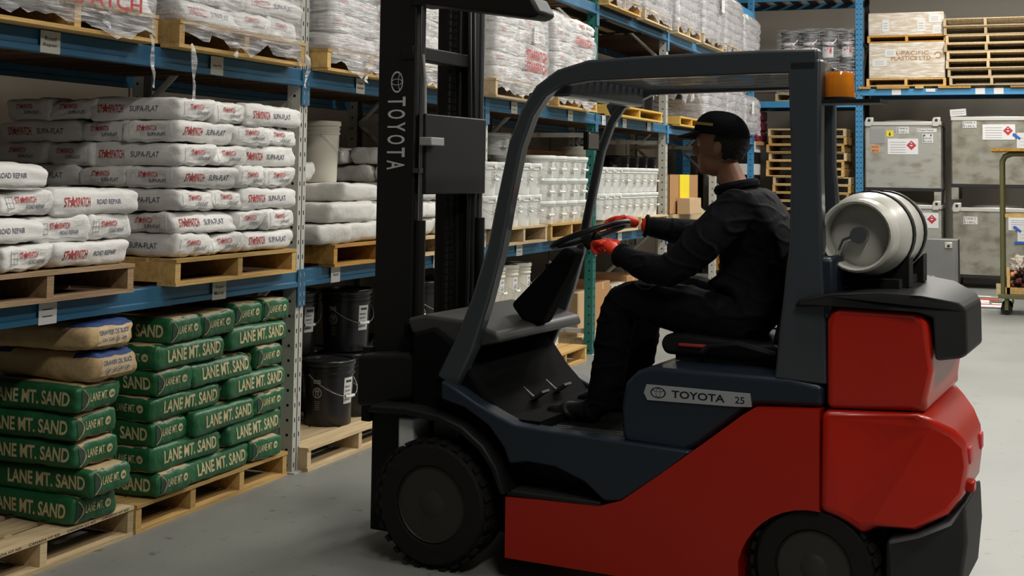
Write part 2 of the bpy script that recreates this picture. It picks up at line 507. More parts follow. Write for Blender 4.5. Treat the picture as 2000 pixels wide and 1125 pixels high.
def beam_mesh(L_, m, h=.088):
    g = G()
    g.prism([(.045, -h), (-.012, -h), (-.012, -h + .022), (-.004, -h + .028), (-.004, -.006), (0, 0), (.045, 0), (.045, -h)][:-1], 0, L_, 'x')
    return g.mesh('beam', m)


def conn_mesh(m):
    g = G(); g.box(-.006, .006, -.012, .05, -.19, .0); g.box(0, .034, -.012, -.006, -.19, .0)
    g.mi = 1
    for z in (-.025, -.075, -.125, -.17):
        g.box(.010, .020, -.0135, -.0118, z - .012, z + .008)
    return g.mesh('beam_connector', [m, M_wire])


connL = {m: conn_mesh(m) for m in (M_blue, M_blue2)}
bm_cache = {}
BEAMS = {}


def beam(parent, x0, x1, z, y=0, m=M_blue, front=True):
    L_ = x1 - x0 - .08; k = (round(L_, 3), m.name)
    if k not in bm_cache: bm_cache[k] = beam_mesh(L_, m)
    o = addobj('beam', bm_cache[k], parent, (x0 + .04, y, z))
    if front:
        addobj('beam_connector', connL[m], o, (-.036, -.001, .0))
        c = addobj('beam_connector', connL[m], o, (L_ + .036, -.001, 0)); c.scale = (-1, 1, 1)
    return o


for i in range(6):
    a, b = PX[i], PX[i + 1]
    for li, z in enumerate((Z1, Z2, Z3)):
        if li == 2 and i < 2: continue
        BEAMS[(i, li)] = beam(rack, a, b, z, m=M_blue if i < 4 else M_blue2)
        r = beam(rack, a, b, z, 1.07, M_blue, False); r.location.y = 1.07; 
beam(rack, PX[5], PX[6], Z4, m=M_blue2); beam(rack, PX[5], PX[6], Z4, 1.07, M_blue, False)
# deck boards: separate planks lying across the beams
gd = G(); gd.box(0, .135, .05, 1.06, -.03, -.005); plank = gd.mesh('deck_board', M_deck)
for i in range(6):
    for li, z in enumerate((Z1, Z2, Z3)):
        if li == 2 and i not in (2, 4, 5): continue
        L_ = PX[i + 1] - PX[i] - .1; n = 13
        for k in range(n):
            if li == 2 and k % 2: pass
            addobj('deck_board', plank, rack, (PX[i] + .05 + k * L_ / n, 0, z))
# wire deck on the third level of bay 3: thin rods hanging over the beam
gw = G(); L_ = PX[4] - PX[3]
for k in range(70):
    x = PX[3] + .06 + k * (L_ - .12) / 69
    gw.box(x - .003, x + .003, -.02, 1.06, Z3 + .0, Z3 + .006); gw.box(x - .003, x + .003, -.022, -.016, Z3 - .035, Z3 + .006)
for k in range(8): gw.box(PX[3] + .05, PX[4] - .05, k * .15, k * .15 + .006, Z3 - .004, Z3 + .001)
gw.obj('wire_deck', M_dark, rack, kind='stuff')
gw = G()
for k in range(66):
    x = PX[4] + .06 + k * (2.27 - .12) / 65
    gw.box(x - .003, x + .003, -.022, -.016, Z2 - .035, Z2 + .006); gw.box(x - .003, x + .003, -.02, .9, Z2 + .0, Z2 + .006)
gw.obj('wire_deck', M_dark, rack, kind='stuff')


def price_label(key, X, w, h, lines, zoff=-.005, m=M_paper2):
    bo = BEAMS[key]; x = X - bo.location.x; g = G(); y = -.0145
    g.box(x, x + w, y, y + .002, zoff - h, zoff); g.mi = 1
    for k, t in enumerate(lines):
        zc = zoff - h / 2 + (len(lines) / 2 - k - .5) * h * .30
        if t: g.text(t, (x + w / 2, y - .0008, zc), (1, 0, 0), (0, 0, 1), w * (.72 if len(t) > 4 else .58), h * .19, .012)
        else:
            g.box(x + w * .2, x + w * .75, y - .0008, y, zc - .002, zc + .002)
    g.obj('price_label', [m, M_black], bo)


price_label((0, 1), 3.97, .11, .086, ['Road', 'Repair'])
price_label((0, 1), 5.09, .10, .086, ['Supa-Flat'])
price_label((0, 0), 4.01, .10, .088, ['', ''], m=M_paper)
price_label((0, 0), 5.15, .11, .088, ['Supa', 'Mortar'])
price_label((1, 1), 6.49, .10, .086, ['Supa', 'Road Repair'])
price_label((1, 0), 6.25, .10, .086, ['Sand'], m=M_paper)
price_label((1, 0), 7.55, .10, .086, [''], m=M_paper)
price_label((2, 0), 8.98, .12, .086, ['', ''], m=M_paper)
price_label((2, 1), 8.84, .12, .086, ['', ''])
price_label((2, 1), 10.09, .12, .086, ['', ''])
for X in (11.0, 11.35, 11.62, 12.45): price_label((3, 1), X, .12 if X > 11.1 else .1, .085, [''], m=M_paper)
price_label((3, 0), 11.5, .12, .08, [''], m=M_paper)

# ------------------------------------------------------------------ pallets
PMC = {}


def pallet_parts(w, d, n, m, h=.115, nb=7):
    """deck boards run along x (w), stringers run along y (d)"""
    k = (w, d, n, m.name, h, nb)
    if k in PMC: return PMC[k]
    sw = .038
    def one(nm, x0, x1, y0, y1, z0, z1): g = G(); g.box(x0, x1, y0, y1, z0, z1); return g.mesh(nm, m)
    res = [('stringer', one('stringer', 0, sw, .004, d - .004, .016, h - .016), [(i * (w - sw) / (n - 1), 0, 0) for i in range(n)])]
    bw = .135; tb = []
    pitch = (d - bw) / (nb - 1)
    res.append(('top_board', one('top_board', 0, w, 0, min(bw, pitch - .012), h - .016, h), [(0, i * pitch, 0) for i in range(nb)]))
    pb = (d - .10) / 3
    res.append(('bottom_board', one('bottom_board', 0, w, 0, .10, 0, .016), [(0, i * pb, 0) for i in range(4)]))
    PMC[k] = res
    return res


def pallet(X, Y, Z, w, d, n, m, label, group='pallets on the racks', h=.115, rz=0, nb=7):
    e = empty('pallet', label, 'pallet', (X, Y, Z), rz, group)
    for nm, me, locs in pallet_parts(w, d, n, m, h, nb):
        for i, l in enumerate(locs):
            o = addobj(nm, me, e, (l[0] + random.uniform(-.003, .003), l[1], l[2]))
    return e


SP = {}


def simple_pallet(X, Y, Z, label, m=M_pale, group=None, w=1.1, d=1.0, h=.118, turn=False, jit=.02):
    """far stacked pallet: one mesh of stringers and boards; front shows w along Y"""
    k = (m.name, w, d, h)
    if k not in SP:
        g = G()
        for i in range(3): g.box(0, d, -w + i * (w - .04) / 2, -w + i * (w - .04) / 2 + .04, .016, h - .018)
        for i in range(6):
            x = i * (d - .12) / 5
            g.box(x, x + .12, -w, 0, h - .018, h)
            if i % 2 == 0 or i == 5: g.box(x, x + .12, -w, 0, 0, .016)
        SP[k] = g.mesh('pallet', m)
    o = bpy.data.objects.new('pallet', SP[k]); C.link(o); o.location = (X + random.uniform(-jit, jit), Y + random.uniform(-jit, jit), Z)
    return tag(o, label, 'pallet', group)


pallet(4.66, 3.56, 0, 1.21, 1.05, 4, M_yel, 'yellow wooden pallet on floor under right green sack stack', h=.12)
pst = pallet(3.56, 3.56, 0, 1.08, 1.05, 3, M_pale, 'pale floor pallet with stencilled front edge under left sack column', h=.125, nb=6)
g = G()
for k in range(5): g.text('CANADA HT KD', (.12 + k * .21, -.0008, .1175), (1, 0, 0), (0, 0, 1), .17, .009, .02)
g.obj('stencil_print', M_black, pst)
pallet(4.78, 3.48, Z1, 1.0, 1.10, 3, M_yel, 'yellow pallet under tall printed white sack stack, middle shelf', h=.118)
pallet(3.50, 3.48, Z1, .995, 1.10, 3, M_old, 'weathered brown pallet under road repair sacks, middle shelf', h=.118)
pallet(6.17, 3.48, Z1, 1.0, 1.10, 3, M_orange, 'orange-brown pallet right of near putty upright, middle shelf', h=.118)
pallet(7.15, 3.48, Z1, 1.0, 1.10, 3, M_pale, 'pale pallet under plain sacks seen through forklift mast', h=.118)
pallet(8.50, 3.48, Z1, .96, 1.0, 3, M_pale, 'pale pallet carrying small white pails, middle shelf', h=.128)
pallet(9.54, 3.48, Z1, 1.0, 1.0, 3, M_yel, 'pale yellow pallet carrying squat white pails beside green upright', h=.128)
pallet(11.0, 3.50, Z1, 1.0, 1.0, 3, M_pale, 'pallet under white pails just right of green upright', h=.118)
pallet(12.1, 3.50, Z1, 1.0, 1.0, 3, M_pale, 'pallet under white pails left of far putty upright', h=.118)
pallet(5.97, 3.50, 0, 1.15, 1.05, 3, M_pale, 'pale floor pallet under black pails beside near upright', h=.12)
pallet(7.30, 3.52, 0, 1.0, 1.05, 3, M_pale, 'floor pallet under black pails behind forklift mast', h=.12)
pallet(9.48, 3.50, 0, 1.02, 1.05, 3, M_yel, 'empty-fronted yellow floor pallet seen under the driver arms', h=.13)
pallet(8.47, 3.55, 0, .98, 1.0, 3, M_pale, 'floor pallet under tall white pails behind dashboard', h=.13)
pallet(3.58, 3.46, Z2, 1.0, 1.05, 3, M_yel, 'yellow pallet under film-wrapped load above road repair label', h=.12)
pallet(4.73, 3.46, Z2, 1.06, 1.05, 3, M_yel, 'yellow pallet wrapped in torn film left of near upright, upper shelf', h=.12)
pallet(6.02, 3.46, Z2, 1.0, 1.05, 3, M_yel, 'pallet with torn cardboard right of near upright, upper shelf', h=.115)
pallet(7.11, 3.46, Z2, 1.0, 1.05, 3, M_yel, 'pallet seen through forklift mast, upper shelf', h=.115)
pallet(8.34, 3.46, Z2, 1.05, 1.05, 3, M_pale, 'pallet under wrapped sacks right of mast, upper shelf', h=.13)
pallet(9.62, 3.46, Z2, .98, 1.05, 3, M_yel, 'pallet under bulging wrapped sacks left of green upright', h=.13)
pallet(11.1, 3.46, Z2, 1.6, 1.0, 3, M_ypaint, 'yellow painted pallet under black pails, upper shelf', h=.10)
pallet(13.4, 3.46, Z2, 1.05, 1.0, 3, M_ypaint, 'yellow painted empty pallet right of far putty upright', h=.10)
pallet(14.6, 3.46, Z2, 1.3, 1.0, 3, M_pale, 'pallet behind the driver cap, upper shelf', h=.10)
for X, t in ((10.9, 'first pallet right of green upright, top shelf'), (12.05, 'second pallet right of green upright, top shelf'),
             (13.3, 'pallet with orange end block, top shelf above driver'), (14.45, 'fourth pallet along top shelf'), (15.6, 'fifth pallet along top shelf'), (16.7, 'last pallet at far end of top shelf')):
    pallet(X, 3.46, Z3, 1.0, 1.0, 3, M_pale if X > 11 else M_yel, t, h=.12)

# ------------------------------------------------------------------ sacks


def sack_bm(L_, W_, H_, r, seed, bulge=.012, wr=.006, jit=.010):
    """filled paper sack: block with squared ends, plump sides, uneven corners and creased skin; base at z=0"""
    b = bmesh.new(); nx, ny, nz = 20, 12, 7; vs = {}
    rn = random.Random(int(seed * 100)); cj = {(a, c, d): Vector((rn.uniform(-1, 1), rn.uniform(-1, 1), rn.uniform(-.9, .4) if d > 0 else rn.uniform(-.3, .5))) * jit for a in (-1, 1) for c in (-1, 1) for d in (-1, 1)}
    rp = r * .8
    def pos(i, j, k):
        x, y, z = (i / nx * 2 - 1), (j / ny * 2 - 1), (k / nz * 2 - 1)
        sx = math.copysign(1 - (1 - abs(x)) ** 1.4, x); sy = math.copysign(1 - (1 - abs(y)) ** 1.3, y); sz = math.copysign(1 - (1 - abs(z)) ** 1.15, z)
        p = Vector((sx * L_ / 2, sy * W_ / 2, sz * H_ / 2))
        # plan corners (tight) then top and bottom edges (softer)
        c = Vector((max(-L_ / 2 + rp, min(L_ / 2 - rp, p.x)), max(-W_ / 2 + rp, min(W_ / 2 - rp, p.y)), p.z)); d = p - c
        if d.length > rp: p = c + d.normalized() * rp
        c = Vector((max(-L_ / 2 + r, min(L_ / 2 - r, p.x)), max(-W_ / 2 + r, min(W_ / 2 - r, p.y)), max(-H_ / 2 + r, min(H_ / 2 - r, p.z)))); d = p - c
        ov = d.length - r
        if ov > 0 and abs(sz) > .4: p = p - d.normalized() * ov * min(1, (abs(sz) - .4) / .45)
        p.z *= 1 - .05 * abs(sx) ** 6 - .02 * abs(sy) ** 6
        p.y += math.copysign(bulge * (1 - sz * sz) * (1 - .6 * sx ** 4), sy) * abs(sy) ** 3
        p.x += math.copysign(bulge * .8 * (1 - sz * sz), sx) * abs(sx) ** 4
        for (a, e, f), q in cj.items(): p = p + q * ((1 + a * sx) * (1 + e * sy) * (1 + f * sz) / 8)
        q = Vector((p.x * 6 + seed * 3.1, p.y * 8, p.z * 9 + seed))
        n1_ = noise.noise(q); n2_ = noise.noise(q * 2.3 + Vector((9, 2, 5)))
        nn = n1_ * wr * 1.2 - (1 - min(1, abs(n2_) * 8)) * wr * .9 - (1 - min(1, abs(noise.noise(q * .9 + Vector((seed, 4, 4)))) * 9)) * wr * .6
        dirn = Vector((p.x / L_ * .6, p.y / W_ * .8, p.z / H_)).normalized()
        p += dirn * nn
        e = abs(sx) ** 3   # creases fanning in from the folded ends
        p.y += e * wr * .7 * math.sin(p.z * 110 + seed * 5 + p.x * 20); p.z += e * wr * .6 * math.sin(p.y * 60 + seed * 3)
        p.z += H_ / 2
        return p
    def V(i, j, k):
        if (i, j, k) not in vs: vs[(i, j, k)] = b.verts.new(pos(i, j, k))
        return vs[(i, j, k)]
    def F(a):
        f = b.faces.new(a); f.smooth = True; return f
    for i in range(nx):
        for j in range(ny):
            F([V(i, j, 0), V(i, j + 1, 0), V(i + 1, j + 1, 0), V(i + 1, j, 0)])
            F([V(i, j, nz), V(i + 1, j, nz), V(i + 1, j + 1, nz), V(i, j + 1, nz)])
    for i in range(nx):
        for k in range(nz):
            F([V(i, 0, k), V(i + 1, 0, k), V(i + 1, 0, k + 1), V(i, 0, k + 1)])
            F([V(i, ny, k), V(i, ny, k + 1), V(i + 1, ny, k + 1), V(i + 1, ny, k)])
    for j in range(ny):
        for k in range(nz):
            F([V(0, j, k), V(0, j, k + 1), V(0, j + 1, k + 1), V(0, j + 1, k)])
            F([V(nx, j, k), V(nx, j + 1, k), V(nx, j + 1, k + 1), V(nx, j, k + 1)])
    b.normal_update()
    return b


SIDES = (((1, 0, 0), (0, -1, 0)), ((-1, 0, 0), (0, 1, 0)), ((0, 1, 0), (1, 0, 0)), ((0, -1, 0), (-1, 0, 0)))  # (reading dir, outward normal): long, long, end, end


def star(g, o, u, v, r, bvh, n, off=.0022):
    o, u, v, nn = Vector(o), Vector(u), Vector(v), Vector(n); vs = []
    def proj_(p):
        h = bvh.ray_cast(p + nn * .3, -nn, .6)[0]
        return (h if h else p) + nn * off
    c = g.b.verts.new(proj_(o))
    for k in range(10):
        a = PI / 2 + k * PI / 5; rr = r if k % 2 == 0 else r * .42
        vs.append(g.b.verts.new(proj_(o + u * math.cos(a) * rr + v * math.sin(a) * rr)))
    for k in range(10): g._f([c, vs[k], vs[(k + 1) % 10]])


def white_print(bvh, L_, W_, H_, second, square, only=(0, 1, 2, 3)):
    g = G(); z = H_ * .50
    for idx, (u, n) in enumerate(SIDES):
        if idx not in only: continue
        u, n = Vector(u), Vector(n); o = Vector((0, 0, z)) + n * (W_ / 2 if idx < 2 else L_ / 2)
        v = Vector((0, 0, 1))
        if idx < 2:
            for t, cx, w in (('ST', -.178, .030), ('RPATCH', -.090, .080)):
                g.mi = 0; g.text(t, o + u * cx, u, v, w, .038, .02, bvh, n)
            star(g, o + u * -.148, u, v, .025, bvh, n)
            g.mi = 0; g.box(0, 0, 0, 0, 0, 0) if False else None
            g.mi = 1; g.text(second, o + u * .062 + v * .0, u, v, .155 if second[0] == 'S' else .14, .026 if second[0] == 'S' else .02, .012, bvh, n)
        else:
            for t, cx, w in (('ST', -.056, .021), ('RPATCH', .008, .054)):
                g.mi = 0; g.text(t, o + u * cx + v * .012, u, v, w, .024, .02, bvh, n, .0062)
            star(g, o + u * -.033 + v * .012, u, v, .016, bvh, n, .0066)
            g.mi = 1; g.text(second, o + u * .034 - v * .015, u, v, .092, .016, .014, bvh, n, .0062)
            if square:
                for a, b, c, d in ((-.115, -.075, .022, .0235), (-.115, -.075, -.019, -.0175), (-.115, -.075, .001, .0025), (-.115, -.1135, -.019, .0235), (-.0765, -.075, -.019, .0235), (-.096, -.0945, -.019, .0235)):
                    P = [o + u * a + v * c, o + u * b + v * c, o + u * b + v * d, o + u * a + v * d]
                    Q = []
                    for p in P:
                        h = bvh.ray_cast(p + n * .3, -n, .6)[0]; Q.append((h if h else p) + n * .0055)
                    g.poly(Q)
    return g.mesh('printed_lettering', [M_red, M_grey])


def green_print(bvh, L_, W_, H_, only=(0, 1, 2, 3)):
    g = G(); z = H_ * .52
    for idx, (u, n) in enumerate(SIDES):
        if idx not in only: continue
        u, n = Vector(u), Vector(n); o = Vector((0, 0, z)) + n * (W_ / 2 if idx < 2 else L_ / 2); v = Vector((0, 0, 1))
        if idx < 2: g.mi = 0; g.text('LANE MT. SAND', o + u * .025, u, v, .39, .056, .026, bvh, n)
        else:
            g.mi = 0; g.text('LANE MT.', o + u * -.005, u, v, .105, .034, .014, bvh, n)
            c = o + u * .072; vs = []
            for k in range(14):
                a = 2 * PI * k / 14; p = c + u * math.cos(a) * .018 + v * math.sin(a) * .018; h = bvh.ray_cast(p + n * .3, -n, .6)[0]
                vs.append((h if h else p) + n * .002)
            g.poly(vs); g.mi = 1; g.text('LM', c + n * .001, u, v, .018, .012, .01, bvh, n, .0035)
    return g.mesh('printed_lettering', [M_cream, M_green])


def green_flap(bvh, L_, W_, H_, only=0):
    """tucked end: dark fold with a torn kraft edge at one side of each end"""
    g = G()
    for idx, (u, n) in enumerate(SIDES[2:]):
        if idx != only: continue
        u, n = Vector(u), Vector(n); o = n * (L_ / 2); v = Vector((0, 0, 1)); a = -W_ / 2 + .018
        def pj(s_, z, off=.003):
            p = o + u * s_ + v * z; h = bvh.ray_cast(p + n * .3, -n, .6)[0]; return (h if h else p) + n * off
        zs = [H_ * q for q in (.12, .25, .4, .55, .7, .85)]; inn = [.0, .02, .032, .036, .024, .004]
        for k in range(5):
            g.mi = 0; g.poly([pj(a, zs[k]), pj(a + inn[k] + .002, zs[k]), pj(a + inn[k + 1] + .002, zs[k + 1]), pj(a, zs[k + 1])])
            j0, j1 = .005 + .003 * math.sin(k * 4), .005 + .003 * math.sin(k * 4 + 4)
            g.mi = 1; g.poly([pj(a + inn[k], zs[k], .005), pj(a + inn[k] + j0, zs[k], .006), pj(a + inn[k + 1] + j1, zs[k + 1], .006), pj(a + inn[k + 1], zs[k + 1], .005)])
    return g.mesh('tucked_flap', [M_dkgap, M_kraft])


def end_flap(bvh, L_, W_, H_, only=0):
    """glued rectangular closing patch on each end of a paper sack"""
    g = G()
    for u, n in (SIDES[2 + only],):
        u, n = Vector(u), Vector(n); o = n * (L_ / 2)
        def pj(s_, z, off=.0024):
            p = o + u * s_ + Vector((0, 0, z)); h = bvh.ray_cast(p + n * .3, -n, .6)[0]; return (h if h else p) + n * off
        us = [-W_ * .40 + W_ * .80 * k / 8 for k in range(9)]; zs = [H_ * (.17 + .62 * k / 5) for k in range(6)]
        grid = [[g.b.verts.new(pj(a, z + .003 * math.sin(a * 60))) for a in us] for z in zs]
        for A, B in zip(grid, grid[1:]):
            for k in range(8): g._f([A[k], A[k + 1], B[k + 1], B[k]])
        for row, zz in ((grid[0], -.001), (grid[-1], .001)):
            low = [g.b.verts.new(v.co - n * .005) for v in row]
            for k in range(8): g._f([row[k], row[k + 1], low[k + 1], low[k]])
        for c in (0, -1):
            for A, B in zip(grid, grid[1:]):
                p, q = A[c], B[c]; r_, t_ = g.b.verts.new(p.co - n * .005), g.b.verts.new(q.co - n * .005); g._f([p, q, t_, r_])
    return g.mesh('end_flap', M_white)


def make_sack(kind, seed):
    if kind in ('supa', 'road', 'film'): dim = (.462, .270, .1085, .016); mats = [M_white]
    elif kind == 'plain': dim = (.49, .30, .118, .022); mats = [M_plain]
    elif kind == 'green': dim = (.50, .256, .114, .018); mats = [M_green, M_kraft]
    else: dim = (.50, .27, .125, .032); mats = [M_tanb, M_bluep]
    L_, W_, H_, r = dim
    b = sack_bm(L_, W_, H_, r, seed, .009 if kind != 'green' else .004, .0062 if kind != 'green' else .0038, .018 if kind != 'green' else .009)
    bvh = BVHTree.FromBMesh(b)
    if kind == 'green':
        for f in b.faces:
            c = f.calc_center_median()
            if abs(f.normal.z) > .75 and abs(c.y) < W_ / 2 - .03 + .012 * noise.noise(c * 40): f.material_index = 1
    if kind == 'tan':
        for f in b.faces:
            c = f.calc_center_median()
            pass
            
    me = bpy.data.meshes.new('sack'); b.to_mesh(me); b.free()
    for m in mats: me.materials.append(m)
    parts = []
    if kind == 'film': parts = [('printed_lettering', white_print(bvh, L_, W_, H_, 'SUPA-FLAT', False))]
    if kind == 'supa': parts = [('end_flap', end_flap(bvh, L_, W_, H_, k)) for k in (0, 1)] + [('printed_lettering', white_print(bvh, L_, W_, H_, 'SUPA-FLAT', False, (k,))) for k in range(4)]
    if kind == 'road': parts = [('end_flap', end_flap(bvh, L_, W_, H_, k)) for k in (0, 1)] + [('printed_lettering', white_print(bvh, L_, W_, H_, 'ROAD REPAIR', True, (k,))) for k in range(4)]
    if kind == 'green': parts = [('printed_lettering', green_print(bvh, L_, W_, H_, (k,))) for k in range(4)] + [('tucked_flap', green_flap(bvh, L_, W_, H_, k)) for k in (0, 1)]
    if kind == 'tan':
        g = G()
        for u, n in SIDES[2:]:
            u, n = Vector(u), Vector(n); o = n * (L_ / 2) + Vector((0, 0, H_ * .5)); v = Vector((0, 0, 1))
            def pj(s_, z):
                p = o + u * s_ + v * z; h = bvh.ray_cast(p + n * .3, -n, .6)[0]; return (h if h else p) + n * .0012
            g.mi = 0
            for i in range(8):
                a0, a1 = -.10 + i * .025, -.075 + i * .025
                for z0, z1 in ((-.034, -.012), (-.012, .012), (.012, .036)): g.poly([pj(a0, z0), pj(a1, z0), pj(a1, z1), pj(a0, z1)])
            g.mi = 1; g.text('GRAVIER DE SILICE', o + v * .018, u, v, .185, .018, .008, bvh, n, .0025)
            g.text('C#1 C#2 C#3 C#4', o - v * .012, u, v, .15, .016, -.004, bvh, n, .0025)
        parts = [('printed_lettering', g.mesh('printed_lettering', [M_labelb, M_bluep]))]
    return me, parts, dim


SK = {}


def sack(kind, x, y, z, rz, label, group, tilt=0, sc=(1, 1, 1)):
    v = random.randrange({'supa': 6, 'road': 4, 'green': 5}.get(kind, 3))
    if (kind, v) not in SK: SK[(kind, v)] = make_sack(kind, v + 1.3)
    me, parts, dim = SK[(kind, v)]
    o = bpy.data.objects.new('sack', me); C.link(o); o.location = (x, y, z)
    o.rotation_euler = (random.uniform(-.012, .012), tilt, rz + random.choice((0, PI)) + random.uniform(-.045, .045)); o.scale = sc
    tag(o, label, 'sack', group)
    for n, m in parts: addobj(n, m, o)
    return o


ORD = ['bottom', 'second', 'third', 'fourth', 'fifth', 'sixth', 'seventh', 'eighth']
NTH = ['corner', 'second', 'third', 'fourth', 'fifth']


def stack(kind, X0, Y0, Z0, rows, phrase, group, L_=.445, W_=.262, pitch=.1015, near=True, first=0, colour='white', sc=(1, 1, 1)):
    """interlocked stack: five sacks seen per row, three along the aisle face and two more along the near end"""
    n = 0
    for r in range(rows):
        z = Z0 + r * pitch; rn = ORD[r] if r < rows - 1 else 'top'
        if (r + first) % 2 == 0:
            items = [(W_ / 2, L_ / 2, 1, 'front corner'), (W_ * 1.5, L_ / 2, 1, 'second on aisle side'), (2 * W_ + L_ / 2, W_ / 2, 0, 'last on aisle side')]
            if near: items += [(L_ / 2, L_ + W_ / 2, 0, 'second on near end'), (L_ / 2, L_ + W_ * 1.5, 0, 'rearmost near end')]
        else:
            items = [(L_ / 2, W_ / 2, 0, 'front corner'), (L_ + W_ / 2, L_ / 2, 1, 'second on aisle side'), (L_ + W_ * 1.5, L_ / 2, 1, 'last on aisle side')]
            if near: items += [(L_ / 2, W_ * 1.5, 0, 'second on near end'), (W_ / 2, 2 * W_ + L_ / 2, 1, 'rearmost near end')]
        if kind == 'film': items = [q for q in items if q[3] != 'rearmost near end']
        for x, y, rot, w in items:
            j = .010
            sack(kind, X0 + x + random.uniform(-j, j), Y0 + y + random.uniform(-j, j), z + random.uniform(-.002, .002), rot * PI / 2,
                 f'{colour} sack, {rn} row, {w}, {phrase}', group, sc=sc)


stack('supa', 4.81, 3.515, Z1 + .118, 7, 'tall printed middle-shelf stack', 'sacks in the tall printed stack on the middle shelf')
# road repair stack at the left edge
gr = 'sacks on the weathered pallet at the left'
for x, y, z, rt, lb in ((3.89, 3.74, 0, 1, 'bottom row, end-on, road repair stack'), (4.26, 3.64, 0, 0, 'bottom row, lengthwise, right end of road repair stack'), (4.26, 3.92, 0, 0, 'bottom row, second deep, road repair stack'),
                        (3.73, 3.64, 1, 0, 'second row, lengthwise, nearest end, road repair stack'), (4.09, 3.74, 1, 1, 'second row, middle sack end-on, road repair stack'), (4.36, 3.74, 1, 1, 'second row, right end, road repair stack'),
                        (3.89, 3.74, 2, 1, 'third row, end-on with printed grid, road repair stack'), (4.27, 3.64, 2, 0, 'third row, lengthwise, right end of road repair stack'), (4.26, 3.92, 2, 0, 'third row, second deep, road repair stack'),
                        (3.73, 3.64, 3, 0, 'topmost of road repair stack'), (4.0, 4.22, 2, 0, 'third row, far back, road repair stack'), (3.73, 3.92, 2, 0, 'third row, behind the topmost one, road repair stack')):
    sack('road', x, y, Z1 + .118 + z * .103, rt * PI / 2, 'white sack, ' + lb, gr)

# plain sacks, bay 1
gr = 'plain sacks on the middle shelf right of the near upright'
for x, y, z, rt, lb in ((6.22, 3.75, 0, 1, 'bottom row near end'), (6.55, 3.66, 0, 0, 'bottom row beside mast'), (6.90, 3.75, 0, 1, 'bottom row by mast post'), (6.30, 4.15, 0, 0, 'bottom row second deep'),
                        (6.42, 3.66, 1, 0, 'second row near end, creased'), (6.84, 3.72, 1, 0, 'second row, blunt end showing'), (6.35, 4.0, 1, 0, 'second row behind the creased one'),
                        (6.25, 4.15, 2, 1, 'third row, rear left'), (6.62, 3.72, 2, 0, 'third row, long side showing'), (6.45, 4.05, 2, 0, 'third row second deep'),
                        (6.28, 3.98, 3, 0, 'topmost, slumped, under off-white bucket row')):
    sack('plain', x, y, Z1 + .118 + z * .109, rt * PI / 2, 'plain grey-white sack, ' + lb, gr, sc=(1, 1, 1) if z < 3 else (1.05, 1.05, 1.1))
for r in range(5):
    its = ((7.37, 3.75, 1), (7.68, 3.75, 1), (8.0, 3.68, 0), (7.40, 4.14, 0)) if r % 2 == 0 else ((7.45, 3.66, 0), (7.86, 3.75, 1), (8.13, 3.75, 1), (7.45, 3.96, 0))
    for k, (x, y, rt) in enumerate(its):
        sack('plain', x, y, Z1 + .118 + r * .109, rt * PI / 2, 'plain sack seen through mast, %s row, %s' % (ORD[r], ('near corner', 'middle', 'far end', 'second deep')[k]), 'plain sacks seen through the mast', sc=(.93, .93, 1))

# green sand sacks
gr = 'green sand sacks in the broad floor stack'
ZB = .12
for r in range(7):
    z = ZB + r * .110; rn = ORD[r] if r < 6 else 'top'
    if r in (0, 2, 4):
        its = [(4.88, 3.80, 1, 'end-on at near corner'), (5.26, 3.68, 0, 'lengthwise in the middle'), (5.66, 3.80, 1, 'end-on by the upright'), (5.26, 3.95, 0, 'second deep')]
    elif r in (1, 3, 5):
        its = [(5.00, 3.68, 0, 'lengthwise at near corner'), (5.55, 3.68, 0, 'lengthwise by the upright'), (5.00, 3.94, 0, 'second deep on near end'), (5.55, 3.94, 0, 'second deep by upright')]
    else:
        its = [(4.93, 3.78, 1, 'end-on at near corner'), (5.20, 3.80, 1, 'second from near corner'), (5.47, 3.80, 1, 'third from near corner'), (5.73, 3.80, 1, 'end-on by the upright')]
    for k, (x, y, rt, w) in enumerate(its):
        dz = .0 if x < 5.3 else .008 + .004 * r
        sack('green', x + random.uniform(-.012, .012), y + random.uniform(-.008, .008), z + dz * .6, rt * PI / 2, f'green sand sack, {rn} row, {w}, broad floor stack', gr, sc=(1, 1, 1.0))
gr = 'sacks in the narrow floor column at the left'
for r, (x, y, k) in enumerate(((4.385, 3.80, 'green'), (4.40, 3.74, 'green'), (4.365, 3.79, 'green'), (4.35, 3.79, 'green'), (4.355, 3.78, 'green'), (4.42, 3.75, 'tan'), (4.385, 3.76, 'tan'))):
    lb = ('green sand sack, %s of narrow column' % ORD[r]) if k == 'green' else ('tan gravel sack with blue corners, %s of narrow column' % ('topmost' if r == 6 else 'second from top'))
    sack(k, x, y, .125 + r * .112 + (.012 if r == 6 else 0), PI / 2, lb + ', left floor pallet', gr)

# wrapped loads ----------------------------------------------------


